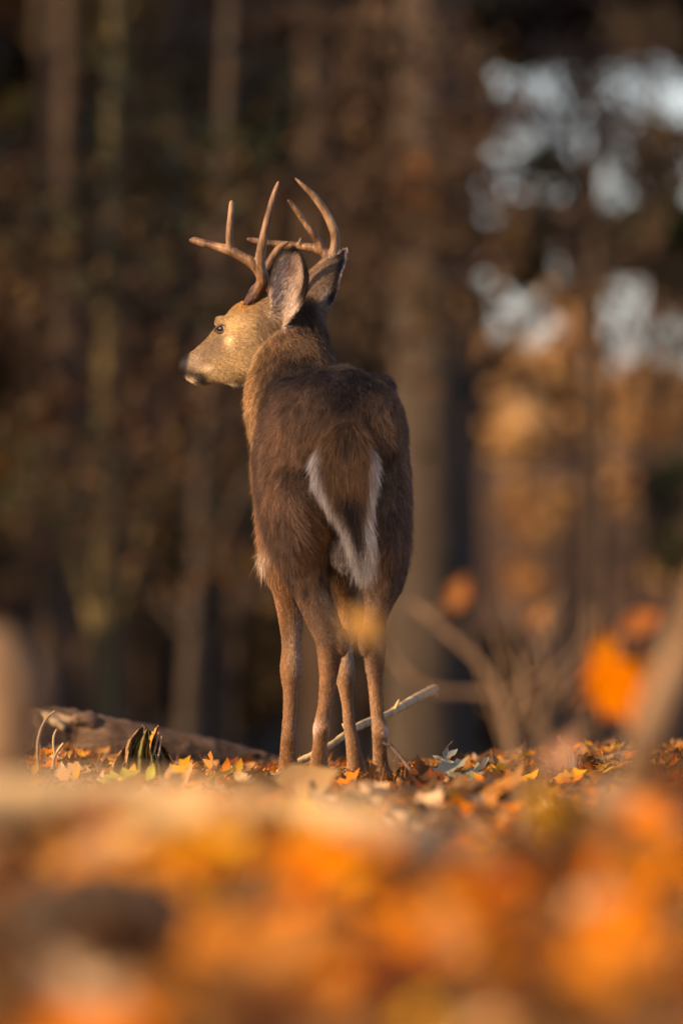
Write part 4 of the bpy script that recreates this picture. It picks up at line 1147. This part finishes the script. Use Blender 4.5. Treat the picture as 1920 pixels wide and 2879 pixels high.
under('tall brown beech deep in the wood at the shaded edge', -60, 64, 13, 1.6, 4200, .32, COPPER, 3.4, 12.5, 16, 61, 20)
def grove(label, px, Y, spread_px, py0, py1, n, size, tints, k, seed, r0=45, r1=90, w=14, bark=bark_dark):
    """A small tree whose leaves hang between two measured heights; distances in metres, deep in the wood."""
    rg = random.Random(seed); s = (D + Y) / D; x = (px - 784) / 1000 * s; z0 = float(tz(x, Y))
    cs = [(rg.uniform(-spread_px, spread_px) / 1000 * s, rg.uniform(-1.5, 1.5), P(px, rg.uniform(py0, py1), Y)[2] - z0, rg.uniform(r0, r1) / 1000 * s) for _ in range(k)]
    top = max(c[2] for c in cs)
    return tree(label, px, Y, w, top + .4, bark, (0, 0), (cs, n, size, tints), seed=seed, x=x)
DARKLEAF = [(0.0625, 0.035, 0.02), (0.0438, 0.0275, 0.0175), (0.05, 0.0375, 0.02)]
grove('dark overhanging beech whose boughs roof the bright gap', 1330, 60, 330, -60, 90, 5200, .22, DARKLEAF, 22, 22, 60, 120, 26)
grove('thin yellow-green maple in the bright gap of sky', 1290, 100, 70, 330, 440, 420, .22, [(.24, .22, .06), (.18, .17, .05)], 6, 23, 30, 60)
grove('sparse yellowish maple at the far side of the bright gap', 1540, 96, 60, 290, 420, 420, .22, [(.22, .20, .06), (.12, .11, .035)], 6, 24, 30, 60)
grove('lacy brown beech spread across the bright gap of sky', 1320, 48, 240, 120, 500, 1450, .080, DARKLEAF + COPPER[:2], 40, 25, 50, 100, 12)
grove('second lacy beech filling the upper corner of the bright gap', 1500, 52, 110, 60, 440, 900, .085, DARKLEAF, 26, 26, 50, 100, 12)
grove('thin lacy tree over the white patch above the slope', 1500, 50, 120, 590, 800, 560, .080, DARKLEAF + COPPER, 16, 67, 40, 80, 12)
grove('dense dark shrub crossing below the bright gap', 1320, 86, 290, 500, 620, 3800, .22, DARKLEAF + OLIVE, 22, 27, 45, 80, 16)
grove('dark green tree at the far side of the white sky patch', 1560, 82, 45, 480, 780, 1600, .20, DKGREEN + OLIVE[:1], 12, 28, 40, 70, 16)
grove('dark green young hemlock at the foot of the tan slope', 1550, 84, 38, 1080, 1290, 1100, .18, DKGREEN + OLIVE, 10, 21, 35, 60, 16)
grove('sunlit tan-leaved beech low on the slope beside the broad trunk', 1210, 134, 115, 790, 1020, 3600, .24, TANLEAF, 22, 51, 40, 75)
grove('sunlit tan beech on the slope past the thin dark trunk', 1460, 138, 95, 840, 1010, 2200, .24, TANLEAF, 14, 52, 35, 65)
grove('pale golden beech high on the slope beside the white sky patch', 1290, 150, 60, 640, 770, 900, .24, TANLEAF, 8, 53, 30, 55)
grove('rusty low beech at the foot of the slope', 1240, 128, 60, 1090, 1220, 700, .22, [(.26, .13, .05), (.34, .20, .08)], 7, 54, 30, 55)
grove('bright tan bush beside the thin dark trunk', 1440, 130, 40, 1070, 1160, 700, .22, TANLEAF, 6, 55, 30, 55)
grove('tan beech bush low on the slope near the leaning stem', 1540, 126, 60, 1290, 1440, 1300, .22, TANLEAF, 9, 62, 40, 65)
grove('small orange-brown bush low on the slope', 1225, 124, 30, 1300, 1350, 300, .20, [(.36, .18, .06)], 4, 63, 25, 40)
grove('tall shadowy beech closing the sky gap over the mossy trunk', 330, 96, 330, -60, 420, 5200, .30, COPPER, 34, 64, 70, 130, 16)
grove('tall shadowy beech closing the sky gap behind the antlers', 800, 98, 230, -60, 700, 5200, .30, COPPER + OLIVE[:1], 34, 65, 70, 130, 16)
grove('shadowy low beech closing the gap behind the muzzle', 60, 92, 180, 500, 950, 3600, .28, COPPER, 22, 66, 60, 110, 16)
grove('dark low thicket added to darken the slope behind the fore legs', 560, 105, 330, 1380, 1640, 5200, .26, DARKLEAF, 34, 68, 60, 110, 14)  # low thickets added so the slope reads as shaded
grove('dark low thicket added to darken the slope behind the fallen log', 110, 108, 260, 1380, 1640, 4400, .26, DARKLEAF, 28, 69, 60, 110, 14)
grove('dark low thicket added to darken the slope behind the pale branch', 1030, 104, 160, 1480, 1680, 2600, .26, DARKLEAF, 18, 70, 50, 90, 14)
tree('bare dark many-branched tree standing before the tan slope', 1500, 46, 30, 8, bark_dark, (-.01, 0), seed=71, bend=.08,
     limbs=((2.6, -.7, 0, .7, .02), (3.0, .5, 0, .8, .02), (3.3, -.9, .1, .5, .018), (3.8, -.6, 0, .9, .018), (4.2, .5, 0, .7, .016), (4.6, -.9, 0, .4, .016), (5.0, .4, 0, .9, .014), (5.3, -.7, 0, .8, .014)))
# --- single bright leaf sprays
def spray(label, px, py, Y, r_px, n, tints, seed):
    s = (D + Y) / D; c = P(px, py, Y); r = r_px / 1000 * s
    z0 = float(tz(c[0] * 1.2, Y * FAR)); g = (D + FAR * Y) / (D + Y); h = (P(px, py, Y * FAR)[2] - z0) / g
    return tree(label, px, Y, 9, h + .3, bark_dark, (0, 0), ([(0, 0, h, r), (.3 * r, 0, h - .4 * r, r * .7)], n, .12, tints), seed=seed, cat='sapling')
spray('tall thin sapling with one orange-brown leaf spray before the broad trunk', 955, 415, 33, 75, 130, YELLOW[:2] + ORANGE, 31)
spray('thin sapling with a small rust-red leaf spray beside the stout trunk', 112, 935, 37, 42, 60, ORANGE, 32)
spray('tall thin sapling with a yellow leaf spray over the mossy trunk', 272, 145, 30, 42, 60, YELLOW, 33)
spray('thin sapling with a pinkish-brown leaf spray near the face', 222, 730, 36, 48, 70, [(.17, .085, .055)], 34)
spray('thin sapling with yellowish leaves at the shaded edge', 30, 255, 38, 45, 60, YELLOW, 35)
spray('thin sapling with reddish-brown leaves below the left antler', 470, 570, 48, 70, 110, [(.15, .07, .045), (.12, .06, .04)], 36)

# --- trees added outside the view to keep the sun off the wood and off the body of the buck
def hemlock(label, x, Y, h, r, n, size, seed, z0=1.0):
    rg = random.Random(seed)
    cs = []
    for k in range(26):
        f = k / 25; z = z0 + (h - z0) * f; rr = r * (1.05 - .8 * f)
        a_ = rg.uniform(0, 6.28); cs.append((math.cos(a_) * rr * .5, math.sin(a_) * rr * .5, z, rr * .75))
    return tree(label, 0, Y, 1, h, bark_dark, (0, 0), (cs, n, size, DKGREEN), seed=seed, x=x, group='unseen hemlocks added to shade the wood')
for k, (x, Y, h, r) in enumerate(((-8.5, 9, 15, 3.0), (-9, 17, 17, 3.2), (-8.5, 25, 16, 3.2), (-9.5, 33, 17, 3.4), (-9, 41, 16, 3.4), (-10, 49, 18, 3.6), (-10.5, 57, 18, 3.6), (-11, 66, 16, 3.6))):
    hemlock('tall dense hemlock in the unseen row added to shade the wood', x * FAR, Y * FAR, h * 1.35, r * FAR, 1500, 1.2, 60 + k)
# unseen hemlock crown shaped to shade rump, back and legs, not the head
c0 = np.array((-.02, .22, .92)) + np.array(TO_SUN) * 9.0
z0 = float(tz(c0[0], c0[1]))
rg_ = random.Random(5)
nv_ = np.array((-.53, .848)); lv_ = np.array((.848, .53))
cs = []
for _ in range(28):
    u_, w_ = rg_.uniform(-.62, .52), rg_.uniform(-.5, .5)
    h_ = nv_ * u_ + lv_ * w_
    cs.append((float(h_[0]), float(h_[1]), c0[2] - z0 + rg_.uniform(-.30, .70) + w_ * .424, rg_.uniform(.20, .29)))
tree('unseen young hemlock added toward the sun to shade the back of the buck', 0, float(c0[1]), 60, 6.0, bark_dark, (0, 0), (cs, 3000, .13, DKGREEN), seed=77, x=float(c0[0]))
